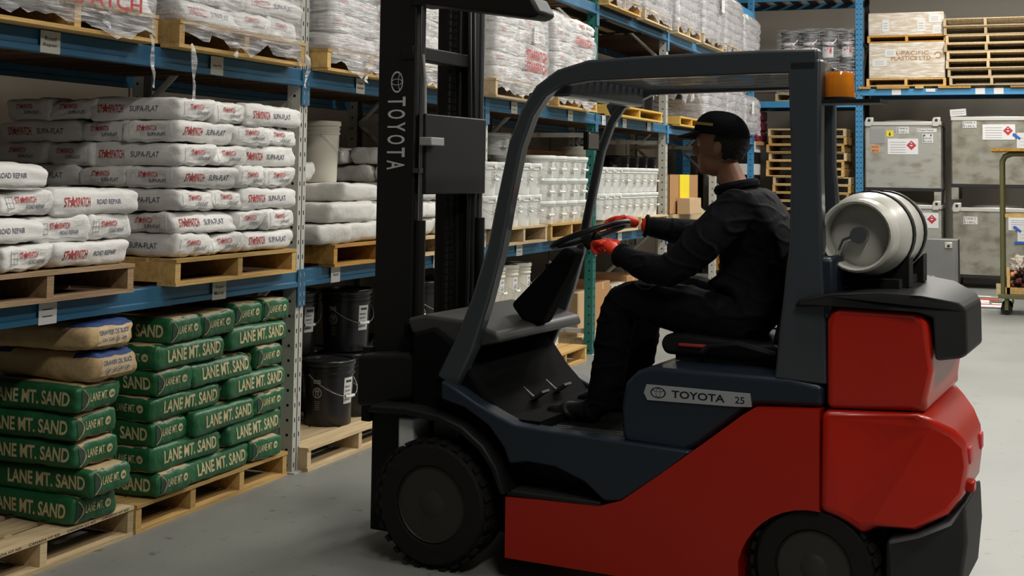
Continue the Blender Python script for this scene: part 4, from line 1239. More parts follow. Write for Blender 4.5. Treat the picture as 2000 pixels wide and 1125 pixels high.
def tote(x, y1, z, w, h, m, label, stickers, foot=.17, d=1.05, bracket=True, grp='steel tank totes'):
    """steel tank: body on feet, welded rim, corner brackets, lid ring; front faces -X; y1 = left edge"""
    e = empty('tank_tote', label, 'tank', (x, y1, z), 0, grp)
    g = G(); g.box(0, d, -w, 0, foot, foot + h); g.obj('tank_body', m, e, bevel=.022, seg=3)
    g = G(); g.box(-.012, .03, -w - .004, .004, foot + h - .045, foot + h + .012); g.box(0, d, -w - .006, -w + .03, foot + h - .045, foot + h + .012); g.box(0, d, -.03, .006, foot + h - .045, foot + h + .012)
    g.obj('rim', M_rim, e, bevel=.006)
    g = G(); g.box(-.006, .02, -w, 0, foot - .02, foot + .03); g.obj('base_rail', M_dark, e, bevel=.004)
    for yy in (0, -w + .1):
        for xx in (0, d - .12):
            q = G(); q.box(xx, xx + .1, yy - .1, yy, 0, foot); q.obj('foot', m, e, bevel=.004)
    if bracket:
        for yy in (-.005, -w + .125):
            q = G(); q.prism([(yy, foot + h - .06), (yy, foot + h + .03), (yy - .02, foot + h + .075), (yy - .12, foot + h + .075), (yy - .12, foot + h - .02), (yy - .08, foot + h - .06)], -.02, .05, 'x'); q.obj('corner_bracket', M_rim, e, bevel=.008)
            q = G(); q.tube([(-.024, yy - .06, foot + h + .03), (.02, yy - .06, foot + h + .03)], .022, 10); q.obj('bracket_eye', M_dark, e)
    g = G(); g.lathe([(.36, 0), (.36, .02), (.30, .045), (.10, .055), (.001, .055)], 28, (d / 2, -w / 2, foot + h)); g.obj('lid', M_rim, e, smooth=True)
    for s in stickers:
        k, a, b, sw, sh = s[:5]; g = G(); X = -.003; yc = -a - sw / 2
        mm = {'pl': M_placard, 'gr': M_tag3, 'or': M_orangel, 'ye': M_yellow, 'wh': M_paper}[k]
        zz = foot + h - b - sh
        g.box(X - .001, .001, -a - sw, -a, zz, zz + sh); g.mi = 1
        if k == 'pl':
            for q in range(5): g.box(X - .002, X - .001, -a - sw * .6, -a - sw * .08, zz + sh * (.12 + .16 * q), zz + sh * (.12 + .16 * q) + .004)
            g.mi = 2; diamond(g, X - .002, -a - sw * .78, zz + sh * .58, sh * .31)
            g.mi = 0; g.poly([(X - .003, -a - sw * .78 + math.cos(t_) * sh * .085, zz + sh * .60 + math.sin(t_) * sh * .085) for t_ in [k_ * PI / 5 for k_ in range(10)]]); g.poly([(X - .003, -a - sw * .78 - sh * .08, zz + sh * .61), (X - .003, -a - sw * .78 + sh * .08, zz + sh * .61), (X - .003, -a - sw * .78, zz + sh * .80)])
        elif k == 'gr':
            for q in range(6): g.box(X - .002, X - .001, -a - sw * .9, -a - sw * .1, zz + sh * (.1 + .14 * q), zz + sh * (.1 + .14 * q) + .003)
        elif k == 'ye':
            g.box(X - .002, X - .001, yc - .014, yc + .014, zz + .015, zz + .05); g.box(X - .002, X - .001, yc - .006, yc + .006, zz + .05, zz + .072)
        elif len(s) > 5:
            n_ = len(s[5])
            for q, t in enumerate(s[5]): g.text(t, (X - .0015, yc, zz + sh * (1 - (q + .5) / n_)), (0, -1, 0), (0, 0, 1), sw * .75, sh * .55 / n_, .012)
            if k == 'wh': g.box(X - .002, X - .001, -a - .018, -a - .010, zz + .01, zz + sh - .01)
        g.obj('sticker', [mm, M_tag3 if k == 'gr' else M_black, M_pred], e)
    return e


tote(20, 2.35, .0, 1.08, .99, M_steel, 'lower left steel tank tote behind gas cylinder', [('pl', .62, .10, .42, .22)], foot=.18)
tote(20, 2.35, 1.20, 1.08, .99, M_steel, 'upper left steel tank tote with stickers beside blue post',
     [('pl', .33, .24, .43, .23), ('gr', .08, .09, .21, .22), ('or', .085, .335, .13, .11, ('NO', 'SMOKING')), ('ye', .31, .12, .10, .09), ('wh', .46, .065, .17, .10, ('TANK 4', '1130 L')), ('wh', .74, .09, .28, .055, ('SuperTainer',)), ('wh', .82, .17, .15, .13, ('11', 'TOP LIFT', 'C10'))], foot=.20)
tote(20, 1.12, .0, 1.2, .98, M_steel2, 'lower right steel tank tote behind green cart',
     [('wh', .155, .12, .19, .11, ('TANK 2', '1130 L')), ('pl', .76, .12, .42, .18)], foot=.17)
t4 = tote(20, 1.13, 1.27, 1.2, .99, M_steel2, 'upper right steel tank tote, stained, behind cart top rail',
     [('wh', .16, .05, .19, .10, ('TANK 3', '1130 L')), ('pl', .43, .10, .44, .22)], foot=.20, bracket=False)
for zz, t in ((2.0, 'paper sheet taped with blue tape on upper right tote'), (.68, 'paper sheet taped with blue tape on lower right tote')):
    e = empty('taped_sheet', t, 'paper', (19.99, .24, zz)); g = G(); g.box(-.003, 0, -.25, 0, 0, .24); g.mi = 1
    for k in range(3): g.box(-.004, -.003, -.2, -.04, .06 + k * .05, .064 + k * .05)
    g.obj('sheet', [M_paper, M_tag3], e)
    g = G(); g.box(-.006, -.003, -.26, .04, -.02, .015); g.obj('blue_tape', M_tape, e)
    g = G(); g.box(-.006, -.003, -.06, .06, .19, .225, Matrix.Translation((0, .03, .2)) @ Matrix.Rotation(R(38), 4, 'X') @ Matrix.Translation((0, -.03, -.2))); g.obj('blue_tape', M_tape, e)
g = G(); g.box(0, .12, -.22, 0, 0, .10, Matrix.Rotation(R(-4), 4, 'X')); g.mi = 1; g.box(-.002, 0, -.2, -.02, .03, .036, Matrix.Rotation(R(-4), 4, 'X')); g.box(-.002, 0, -.2, -.02, .06, .066, Matrix.Rotation(R(-4), 4, 'X'))
tag(g.obj('paper_box', [M_paper, M_tag3], loc=(20.0, 1.14, 2.475)), 'small white paper box on corner of upper right tote', 'box')
# flat grey cabinet in front of the lower left tote
e = empty('steel_cabinet', 'low flat grey steel cabinet with two latches, before lower totes', 'cabinet', (18.95, 1.86, .0))
g = G(); g.box(0, .35, -.88, 0, .08, .74); g.obj('cabinet_body', M_sheet, e, bevel=.008)
g = G(); g.box(-.012, 0, -.84, -.005, .10, .735); g.obj('door_panel', M_sheet, e, bevel=.004)
for z in (.62, .10): g = G(); g.box(-.03, -.012, -.80, -.70, z, z + .08); g.mi = 1; g.tube([(-.04, -.75, z + .03), (-.01, -.75, z + .03)], .02, 10); g.obj('latch', [M_rim, M_dark], e, bevel=.005)
for a in (-.86, -.06):
    for b in (.02, .28): g = G(); g.box(b, b + .04, a, a + .04, 0, .08); g.obj('foot', M_dark, e)
g = G(); g.tube([(-.02, -.88, .74), (-.02, -.885, .5), (0, -.885, .1)], .008, 6); g.obj('corner_rod', M_dark, e)
# rods on the floor
for k in range(16):
    y0 = random.uniform(1.7, 3.2); y1 = random.choice((.30, .55, .85, .45)); x = 17.0 + random.uniform(0, 1.7); r = random.choice((.010, .014, .018, .022)); z = r; x = 17.0 + k * .105
    g = G(); g.tube([(0, 0, 0), (random.uniform(-.10, .05), y1 - y0, 0)], r, 8)
    if k % 5 == 2: g.tube([(-.04, y1 - y0, 0), (-.05, y1 - y0 - .03, .0), (-.05, y1 - y0 - .03, -.0), (-.05, y1 - y0 - .03, .05)], r * .7, 6)
    tag(g.obj('metal_rod', (M_rim, M_sheet, M_rim, M_olive)[k % 4] if k % 7 != 3 else M_pred, loc=(x, y0, z), smooth=True), 'thin metal pipe on the floor before the totes, %s from the forklift side' % (['nearest', '2nd', '3rd'] + ['%dth' % q for q in range(4, 17)])[k], 'pipe', 'pipes lying before the totes')
b = bmesh.new(); bmesh.ops.create_icosphere(b, subdivisions=4, radius=1)
for v in b.verts:
    q = v.co.copy(); n_ = noise.noise(q * 2.2) * .35 + noise.noise(q * 5) * .14 + abs(noise.noise(q * 3.3)) * .2; v.co = Vector((q.x * .25, q.y * .30, q.z * .13)) * (1 + n_); v.co.z = max(v.co.z, -.075)
g = G(); g.b.free(); g.b = b; tag(g.obj('tarpaulin', M_tarp, loc=(17.6, 1.42, .20), smooth=True), 'crumpled khaki tarp heaped on floor pipes', 'tarp')
g = G(); g.box(0, .1, -.1, 0, 0, .08); tag(g.obj('wood_block', M_pale, loc=(17.4, 1.75, .026)), 'small wooden block on pipes left of tarp', 'block')

# ------------------------------------------------------------------ cart
e = empty('cart', 'olive green tall cart with wooden shelves on casters', 'cart', (16.28, .36, 0)); CW, CD = 1.3, .6
for x in (0, CD):
    for y in (0, -CW): g = G(); g.tube([(x, y, .20), (x, y, 1.78), (x, y - (.03 if y == 0 else -.03), 1.84), (x, y - (.10 if y == 0 else -.10), 1.87)], .026, 10); g.obj('upright_tube', M_olive, e, smooth=True)
for x in (0, CD): g = G(); g.tube([(x, -.08, 1.87), (x, -CW + .08, 1.87)], .026, 10); g.obj('top_tube', M_olive, e, smooth=True)
g = G(); g.box(-.10, CD + .06, -CW - .1, .12, 1.895, 1.93); g.obj('top_board', M_orange, e)
g = G(); g.box(-.03, CD + .03, -CW, -.03, 1.13, 1.165); g.obj('shelf_board', M_yel, e)
g = G(); g.box(-.04, CD + .04, -CW - .03, .05, .19, .24); g.obj('platform', M_olive, e, bevel=.005)
g = G(); g.box(-.02, .02, -CW, -.03, .245, .32); g.obj('front_rail', M_yel, e)
for y in (-.045, -.36): g = G(); g.box(-.02, .02, y - .035, y, .245, .62 if y < -.1 else .55); g.obj('side_slat', M_yel, e)
g = G(); g.box(-.03, .03, .02, .07, .24, .36); g.obj('stop_block', M_pale, e)
g = G(); g.tube([(.0, -.33, .62), (.0, -.33, 1.13)], .012, 6); g.obj('support_rod', M_dark, e)
for x in (.02, CD - .04):
    for y in (-.04, -CW + .04):
        w = G(); w.lathe([(.03, -.016), (.062, -.016), (.065, -.01), (.065, .01), (.062, .016), (.03, .016)], 16, (x, y, .065), 'x', None); wo = w.obj('caster_wheel', M_tyre, e, smooth=True)
        w = G(); w.box(x - .026, x - .02, y - .02, y + .02, .055, .19); w.box(x + .02, x + .026, y - .02, y + .02, .055, .19); w.tube([(x - .03, y, .065), (x + .03, y, .065)], .01, 8); w.obj('caster_fork', M_olive, wo)
g = G(); random.seed(4)
for k in range(210):
    x, y = random.uniform(.03, CD - .05), random.uniform(-.34, -.09); z = .27 + random.random() * (.24 + .10 * (-.1 - y) / .25); s_ = .022 + random.random() * .014
    g.mi = 0 if random.random() < .75 else (1 if random.random() < .6 else 2)
    Mx = Matrix.Translation((x, y, z)) @ Matrix.Rotation(random.random() * 6, 4, Vector((random.random(), random.random(), random.random() + .01)).normalized())
    g.lathe([(.004, -s_), (s_ * .7, -s_ * .5), (s_ * .8, s_ * .4), (.005, s_)], 6, (0, 0, 0), 'z', Mx)
o = g.obj('scrap_heap', [M_scrap, M_pblack, M_orangel], loc=(16.28, .36, 0)); o['kind'] = 'stuff'; tag(o, 'heap of dark red and black scrap pieces in the cart', 'scrap')
b = bmesh.new(); bmesh.ops.create_icosphere(b, subdivisions=3, radius=1)
for v in b.verts: q = v.co.copy(); v.co = Vector((q.x * .10, q.y * .09, q.z * .10)) * (1 + noise.noise(q * 3) * .6)
g = G(); g.b.free(); g.b = b; tag(g.obj('plastic_bag', M_card3, loc=(16.42, .19, .58), smooth=True), 'pale crumpled plastic bag on top of the scrap', 'bag')
random.seed(11)

# ------------------------------------------------------------------ forklift (local x = forwards, y = its left, z up)
TH = R(85); FO = Vector((5.2297, 2.1594, 0))
fk = empty('forklift', 'red and navy forklift with black mast and overhead guard, carrying the driver', 'forklift', FO, TH)
YB = .50


def arc(cx, cz, r, a0, a1, n=12, rz=None): return [(cx + r * math.cos(R(a0 + (a1 - a0) * k / n)), cz + (rz or r) * math.sin(R(a0 + (a1 - a0) * k / n))) for k in range(n + 1)]


# red lower body with rear wheel arch
body = [(-.315, .09), (-.315, .318), (-.45, .324), (-.70, .330), (-.79, .362), (-.94, .475), (-1.10, .60), (-1.245, .715), (-1.285, .742), (-1.50, .757), (-1.50, .395)]
body += arc(-1.49, .15, .265, 92, 188, 10)[1:] + [(-1.75 + .5, .09)]
body = body[:-1] + [(-1.245, .09)]
body = [(-.315, .09), (-.315, .318), (-.45, .324), (-.70, .330), (-.79, .362), (-.94, .475), (-1.10, .60), (-1.245, .715), (-1.285, .742), (-1.515, .757), (-1.515, .414)] + arc(-1.49, .15, .265, 96, 12, 9)
body = [p for p in body] + [(-1.235, .09)]
g = G(); g.prism(body, -YB, YB); g.obj('chassis_side', M_fred, fk, bevel=.014, seg=3, label='red lower body')
# counterweight: lower bulging part and upper tower
cwl = [(-1.522, .757), (-1.87, .757), (-1.93, .73), (-2.0, .69), (-2.045, .64), (-2.055, .56), (-2.035, .46), (-1.98, .405), (-1.86, .372), (-1.70, .385)] + arc(-1.49, .15, .265, 130, 95, 5)
g = G(); g.prism(cwl, -YB, YB); taper(g.obj('counterweight', M_fred, fk, bevel=.03, seg=4, label='red cast counterweight'))
cwu = [(-1.535, .760), (-1.535, 1.06), (-1.55, 1.095), (-1.58, 1.105), (-1.86, 1.092), (-1.90, 1.07), (-1.915, 1.0), (-1.925, .90), (-1.90, .80), (-1.905, .760)]
g = G(); g.prism(cwu, -.48, .48); taper(g.obj('counterweight_tower', M_fred, fk, bevel=.022, seg=4))
cap = [(-1.42, 1.10), (-1.44, 1.13), (-1.55, 1.155), (-1.72, 1.165), (-1.88, 1.155), (-2.02, 1.125), (-2.05, 1.10), (-2.055, .945), (-2.03, .93), (-1.935, .93), (-1.925, 1.08), (-1.86, 1.10), (-1.56, 1.11)]
g = G(); g.prism(cap, -.485, .485); taper(g.obj('rear_cover', M_fblk, fk, bevel=.018, seg=3))
g = G(); g.prism([(-1.74, .35), (-1.86, .360), (-1.98, .39), (-2.04, .44), (-2.05, .30), (-2.02, .12), (-1.76, .12), (-1.735, .22)], -YB + .01, YB - .01); taper(g.obj('rear_bumper', M_fblk, fk, bevel=.02, seg=3))

g = G(); g.box(-1.975, -1.94, .10, .16, .46, .50); g.obj('tow_pin', M_fred, fk, bevel=.008)
for y in (.36, -.36):
    g = G(); g.box(-1.966, -1.945, y * .4 - .03, y * .4 + .03, .56, .62); g.obj('tail_light', M_pred, fk, bevel=.006)
# navy engine hood under the seat
hood = [(-.775, .575), (-.768, .70), (-.785, .785), (-.83, .83), (-.89, .848), (-1.40, .850), (-1.52, .835), (-1.52, .757), (-1.285, .747), (-1.235, .72), (-1.09, .60), (-1.02, .548), (-.80, .560)]
g = G(); g.prism(hood, -.46, .46); g.obj('engine_hood', M_navy, fk, bevel=.02, seg=4)
g = G(); g.prism([(-.862, .755), (-.872, .786), (-1.262, .786), (-1.268, .740), (-1.21, .736), (-.876, .730)], .459, .467)
g.mi = 1; V = Vector
g.text('TOYOTA', (-1.07, .4675, .760), (-1, 0, 0), (0, 0, 1), .20, .027, .02)
g.text('25', (-1.225, .4675, .760), (-1, 0, 0), (0, 0, 1), .035, .024, .01)


def emblem(g, o, u, v, s, yoff):
    """three interlocking ovals"""
    o, u, v = Vector(o), Vector(u), Vector(v)
    for cx, cz, a, b in ((0, 0, 1, .66), (0, -.02, .34, .62), (0, .36, .78, .26)):
        n = 20
        for k in range(n):
            P = []
            for q, f in ((k, 1), (k + 1, 1), (k + 1, .84), (k, .84)):
                t = 2 * PI * q / n; P.append(o + u * s * (cx + a * math.cos(t) * (f if a > .5 else f * .95 - .05)) + v * s * (cz + b * math.sin(t) * f))
            g.poly(P)


emblem(g, (-.918, .4675, .760), (-1, 0, 0), (0, 0, 1), .030, 0)
g.obj('name_plate', [M_badge, M_badgel if 0 else M_fblk], fk)
# navy side cowl between fender and hood, with its sill edge
cowl = [(-.02, .735), (-.10, .70), (-.182, .658), (-.27, .62), (-.345, .592), (-.45, .585), (-.77, .574), (-1.055, .566), (-.942, .470), (-.79, .358), (-.72, .350), (-.64, .41), (-.52, .452), (-.40, .458), (-.325, .44), (-.30, .50), (-.235, .575), (-.13, .635), (-.02, .66)]
for y0, y1 in ((.40, .497), (-.497, -.40)): g = G(); g.prism(cowl, y0, y1); g.obj('side_cowl', M_navy, fk, bevel=.012, seg=3)
g = G(); g.box(-1.0, -.30, -.42, .42, .535, .565); g.box(-.42, .0, -.42, .42, .56, .60); g.obj('floor_plate', M_matt, fk)
g = G()
for k in range(4): g.box(-1.04 + .0, -.44, .30 + k * .03, .315 + k * .03, .565, .571)
g.obj('floor_tread', M_greyp, fk)
# step
g = G(); g.box(-.72, -.315, .33, .495, .322, .334); g.obj('step_plate', M_fblk, fk, bevel=.003)
g = G()
for k in range(5): g.box(-.70, -.33, .355 + k * .028, .370 + k * .028, .334, .342)
g.obj('step_tread', M_greyp, fk)
g = G(); g.box(-.74, -.315, .20, .34, .32, .56); g.obj('step_recess', M_fblk, fk)
# sloped front toe board, dash and cowl in front of the legs
g = G(); g.prism([(.02, .60), (-.30, .565), (-.16, .70), (-.02, .88), (.06, .93), (.16, .90), (.16, .60)], -.42, .42); g.obj('toe_board', M_matt, fk, bevel=.015)
g = G(); g.prism([(.18, .90), (.20, .955), (.12, .975), (-.06, .965), (-.22, .925), (-.235, .885), (-.12, .86), (.0, .84)], -.40, .40); g.obj('dashboard', M_greyp, fk, bevel=.015, seg=3)
g = G(); g.prism([(-.16, .93), (-.10, 1.0), (-.26, 1.16), (-.34, 1.25), (-.40, 1.235), (-.36, 1.14), (-.24, .92)], -.06, .06); g.obj('steering_column', M_matt, fk, bevel=.02, seg=3)
g = G(); g.prism([(.155, .30), (.17, .93), (.235, .93), (.235, .30)], -.36, .36); g.obj('front_cowl', M_matt, fk)
# steering wheel
SC = Vector((-.45, .02, 1.305)); SM = Matrix.Translation(SC) @ Matrix.Rotation(R(20), 4, 'Y')
g = G(); g.tube([SM @ Vector((math.cos(a) * .165, math.sin(a) * .165, 0)) for a in [2 * PI * k / 32 for k in range(32)]], .0125, 10, closed=True)
for a in (0, 2.2, -2.2): g.tube([SM @ Vector((0, 0, -.02)), SM @ Vector((math.cos(a) * .16, math.sin(a) * .16, 0))], .009, 8)
g.lathe([(.001, .01), (.04, .008), (.045, -.02), (.03, -.06), (.001, -.06)], 16, (0, 0, 0), 'z', SM); g.obj('steering_wheel', M_vinyl, fk, smooth=True)
# levers and pedals
for k in range(3): g = G(); g.tube([(-.10 - .02 * k, -.20 - k * .05, .95), (-.16 - .02 * k, -.20 - k * .05, 1.13)], .006, 6); g.lathe([(.001, -.02), (.016, -.012), (.018, .01), (.001, .025)], 10, (-.16 - .02 * k, -.20 - k * .05, 1.15)); g.obj('hydraulic_lever', M_fblk, fk, smooth=True)
for y in (.10, -.12): g = G(); g.box(-.30, -.24, y - .035, y + .035, .64, .65, Matrix.Translation((-.27, y, .64)) @ Matrix.Rotation(R(35), 4, 'Y') @ Matrix.Translation((.27, -y, -.64))); g.tube([(-.25, y, .62), (-.14, y, .70)], .007, 6); g.obj('pedal', M_greyp, fk)
# seat
seat = [(-.86, .87), (-.84, .91), (-.86, .945), (-.94, .955), (-1.22, .93), (-1.30, .94), (-1.345, .90), (-1.32, .865)]
g = G(); g.prism(seat, -.25, .25); g.obj('seat_cushion', M_vinyl, fk, bevel=.03, seg=4)
bk = [(-1.27, .93), (-1.315, 1.10), (-1.32, 1.26), (-1.36, 1.33), (-1.42, 1.33), (-1.44, 1.26), (-1.42, 1.05), (-1.37, .90)]
g = G(); g.prism(bk, -.24, .24); g.obj('seat_back', M_vinyl, fk, bevel=.035, seg=4)
g = G(); g.prism([(-.90, .872), (-1.30, .872), (-1.32, .85), (-.90, .85)], -.23, .23); g.obj('seat_rail', M_fblk, fk)
for s_ in (1, -1): g = G(); g.tube([(-1.30, s_ * .27, .90), (-1.16, s_ * .275, .93), (-1.05, s_ * .27, .915), (-1.02, s_ * .265, .89)], .014, 8); g.obj('hip_restraint', M_vinyl, fk, smooth=True)
g = G(); g.box(-1.10, -.92, .245, .262, .905, .918); g.obj('red_piping', M_seatred, fk, bevel=.004)
# wheels


def wheel(x, yo, r, w, name):
    e = []; s_ = 1 if yo > 0 else -1
    g = G(); y0, y1 = yo - s_ * w, yo
    pr = [(r * .58, y0), (r * .9, y0), (r * .98, y0 + s_ * .02), (r, y0 + s_ * .05), (r, y1 - s_ * .05), (r * .98, y1 - s_ * .02), (r * .9, y1), (r * .62, y1), (r * .60, y1 - s_ * .03)]
    g.lathe(pr, 40, (x, 0, r), 'y'); t = g.obj(name, M_tyre, fk, smooth=True)
    for k in range(28):
        a = 2 * PI * k / 28; Mx = Matrix.Translation((x, 0, r)) @ Matrix.Rotation(a, 4, 'Y')
        if k == 0: q = G(); q.box(r - .006, r + .006, min(y1 - s_ * .005, y1 - s_ * .07), max(y1 - s_ * .005, y1 - s_ * .07), -.013, .013); tl = q.mesh('tread_lug', M_tyre)
        o = bpy.data.objects.new('tread_lug', tl); C.link(o); o.parent = t; o.matrix_local = Mx
    g = G(); g.lathe([(r * .62, y1 - s_ * .012), (r * .58, y1 - s_ * .006), (r * .54, y1 - s_ * .03), (r * .46, y1 - s_ * .055), (r * .26, y1 - s_ * .05), (r * .22, y1 - s_ * .012), (r * .12, y1 - s_ * .002), (.001, y1 - s_ * .002)], 32, (x, 0, r), 'y')
    h = g.obj('wheel_hub', M_hub, fk, smooth=True)
    for k in range(6):
        a = 2 * PI * k / 6; q = G(); cx, cz = x + math.cos(a) * r * .36, r + math.sin(a) * r * .36
        q.lathe([(.013, y1 - s_ * .055), (.013, y1 - s_ * .032), (.001, y1 - s_ * .030)], 6, (cx, 0, cz), 'y'); q.obj('wheel_nut', M_greyp, h)


for s_ in (1, -1):
    wheel(.01, s_ * .515, .250, .20, 'front_tyre'); wheel(-1.49, s_ * .485, .215, .17, 'rear_tyre')
# front fender over the wheel
fo = [(.30, .585), (.292, .612), (.12, .618), (-.03, .602), (-.13, .57), (-.225, .505), (-.285, .43), (-.322, .33), (-.300, .33), (-.262, .42), (-.205, .488), (-.12, .545), (-.03, .575), (.12, .590)]
for y0, y1 in ((.30, .525), (-.525, -.30)):
    g = G(); g.prism(fo, y0, y1); g.obj('front_fender', M_fblk, fk, bevel=.008, seg=3)
g = G(); g.box(-.28, .20, -.30, .30, .12, .56); g.obj('front_axle_housing', M_fblk, fk, bevel=.02)
g = G(); g.box(-1.72, -1.24, -.30, .30, .10, .40); g.obj('steer_axle', M_fblk, fk, bevel=.02)
g = G(); g.box(.12, .19, .33, .47, .43, .565); g.obj('work_light', M_paper, fk, bevel=.01, label='pale square lamp above front wheel')
g = G(); g.box(-.05, .07, .30, .40, .47, .56); g.obj('tilt_bracket', M_greyp, fk, bevel=.01)
# mast
for s_ in (1, -1):
    y0, y1 = (.21, .29) if s_ > 0 else (-.29, -.21)
    g = G(); g.prism([(.245, y0), (.43, y0), (.43, y0 + .02), (.27, y0 + .02), (.27, y1 - .02), (.43, y1 - .02), (.43, y1), (.245, y1)] if 0 else [(.245, y0), (.43, y0), (.43, y1), (.245, y1)], .05, 2.62, 'z'); up = g.obj('mast_rail', M_fblk, fk, bevel=.006)
    g = G(); g.box(.29, .41, s_ * .195 - .015, s_ * .195 + .015, .12, 2.58); g.obj('inner_rail', M_fblk, fk, bevel=.005)
    g = G(); g.tube([(.222, s_ * .265, .15), (.222, s_ * .265, 1.35)], .022, 14); g.obj('lift_cylinder', M_fblk, fk, smooth=True)
    g = G(); g.tube([(.226, s_ * .265, 1.35), (.226, s_ * .265, 2.45)], .012, 12); g.obj('cylinder_rod', M_chrome, fk, smooth=True)
    g = G()
    for k in range(60): g.box(.31, .325, -.15 + s_ * .03 - .010, -.15 + s_ * .03 + .010, .62 + k * .032, .62 + k * .032 + .024)
    g.obj('lift_chain', M_fblk, fk, kind='stuff')
    g = G(); g.tube([(.24, -.19 + s_ * .02, .5), (.23, -.19 + s_ * .02, 1.1), (.23, -.19 + s_ * .02, 1.8), (.24, -.19 + s_ * .02, 2.35), (.28, -.19 + s_ * .02, 2.42)], .009, 8); g.obj('hydraulic_hose', M_vinyl, fk, smooth=True)
for z0, z1, x0, x1 in ((2.03, 2.09, .25, .31), (2.50, 2.60, .25, .40), (1.46, 1.80, .20, .245), (.70, .80, .20, .26), (.12, .22, .24, .32)):
    g = G(); g.box(x0, x1, -.30 if z1 - z0 < .2 else -.27, .30 if z1 - z0 < .2 else .27, z0, z1); g.obj('mast_crossmember', M_fblk, fk, bevel=.006)
g = G(); g.box(.15, .21, .20, .31, 1.665, 1.70); g.obj('grey_clamp', M_tag3, fk, bevel=.004)
g = G(); g.box(.21, .245, .10, .30, 1.55, 1.57); g.obj('grey_bracket', M_greyp, fk)
g = G(); g.tube([(.20, .28, 1.80), (.20, .285, 1.95), (.215, .28, 2.05)], .006, 6); g.obj('grease_line', M_tag3, fk)
# carriage (low, dark) behind the wheel guard
for z in (.50, .74): g = G(); g.box(.43, .46, -.46, .22, z, z + .07); g.obj('carriage_bar', M_fblk, fk, bevel=.006)
for y in (-.28, 0, .28): g = G(); g.box(.43, .47, y - .03, y + .03, .5, .81); g.obj('carriage_plate', M_fblk, fk)
g = G(); g.prism([(.29, .60), (.44, .575), (.44, .79), (.20, .815), (.10, .77), (.10, .64)], -.40, .40); g.obj('tilt_housing', M_fblk, fk, bevel=.02, seg=3)
# lettering down the near mast rail, reading downwards
g = G(); yy = .2912
emblem(g, (.335, yy, 1.935), (0, 0, -1), (-1, 0, 0), .046, 0)
for k, ch in enumerate('TOYOTA'):
    g.text(ch, (.335, yy, 1.852 - k * .054), (0, 0, -1), (-1, 0, 0), .040, .088, .012)
g.obj('mast_lettering', M_badgel, fk)
# overhead guard


def bar(path, w, h, name, m=M_ggrey, **k):
    """rectangular section bar swept along a path in the xz plane; w across y, h in plane; path = (x, y, z)"""
    g = G(); path = [Vector(p) for p in path]; rings = []
    for i, p in enumerate(path):
        t = (path[min(i + 1, len(path) - 1)] - path[max(i - 1, 0)]).normalized(); n = Vector((-t.z, 0, t.x)); hh = h[i] if isinstance(h, list) else h
        rings.append([g.b.verts.new(p + n * a * hh / 2 + Vector((0, b * w / 2, 0))) for a, b in ((-1, -1), (1, -1), (1, 1), (-1, 1))])
    for A, B in zip(rings, rings[1:]):
        for q in range(4): g._f([A[q], A[(q + 1) % 4], B[(q + 1) % 4], B[q]])
    g._f(rings[0]); g._f(rings[-1][::-1]); return g.obj(name, m, fk, bevel=.012, seg=3, **k)


top = [(-1.50, 1.965), (-1.30, 1.965), (-.90, 1.958), (-.62, 1.950), (-.50, 1.925), (-.42, 1.875), (-.36, 1.79), (-.31, 1.66), (-.265, 1.45), (-.225, 1.25), (-.165, 1.05), (-.10, .88), (-.02, .72)]
hh = [.085, .085, .085, .080, .066, .060, .058, .058, .060, .066, .076, .09, .10]
for s_ in (1, -1):
    f_ = 1 if s_ > 0 else .62
    bar([(x if s_ > 0 else max(x, -1.37), s_ * .42, z) for x, z in top], .07 * f_, [h_ * (1 if k < 4 else f_) for k, h_ in enumerate(hh)], 'guard_side_rail', label='side rail curving down into front pillar')
    dx = 0 if s_ > 0 else .125
    bar([(-1.45 + dx, s_ * .42, 1.97), (-1.455 + dx, s_ * .42, 1.6), (-1.455 + dx, s_ * .42, 1.30), (-1.445 + dx, s_ * .42, 1.0), (-1.44 + dx, s_ * .42, .84)], .07 * f_, [.12 * f_, .105 * f_, .12, .17, .19], 'rear_pillar')
for x, z, k_ in ((-1.46, 1.955, .125), (-.48, 1.90, 0)): g = G(); g.prism([(x - .04, .40), (x + .04, .40), (x + .04 + k_, -.40), (x - .04 + k_, -.40)], z - .045, z + .04, 'z'); g.obj('guard_cross_rail', M_ggrey, fk, bevel=.012, seg=3)
for y in (-.34, -.27, -.20, -.13, -.06, .01, .08, .15, .22, .29, .36): g = G(); g.box(-1.44, -.50, y - .014, y + .014, 1.93, 1.975); g.obj('guard_bar', M_ggrey, fk)
g = G(); g.prism([(-.36, 1.82), (-.60, 1.93), (-.36, 1.90), (-.34, 1.86)][::-1], -.44, -.40); g.obj('guard_gusset', M_ggrey, fk)
# head lamp pod on the mast side of the guard top
g = G(); g.prism([(.20, 2.26), (-.30, 2.18), (-.34, 2.20), (-.30, 2.27), (.20, 2.36)], .14, .30); g.obj('guard_visor', M_fblk, fk, bevel=.015)
g = G(); g.box(.16, .26, .14, .30, 2.26, 2.30); g.obj('visor_bracket', M_fblk, fk)
# beacon
g = G(); g.box(-1.71, -1.44, .30, .44, 1.813, 1.827); g.tube([(-1.47, .37, 1.82), (-1.44, .40, 1.93)], .012, 8); g.obj('beacon_bracket', M_fblk, fk)
g = G(); g.lathe([(.052, 0), (.053, .008), (.052, .085), (.046, .10), (.001, .104)], 24, (-1.555, .37, 1.827)); bo = g.obj('beacon', M_amber, fk, smooth=True, label='amber warning beacon')
g = G(); g.lathe([(.056, 0), (.056, .010), (.02, .014), (.018, .058), (.001, .063)], 16, (-1.555, .37, 1.827)); g.obj('beacon_base', M_fblk, bo, smooth=True)
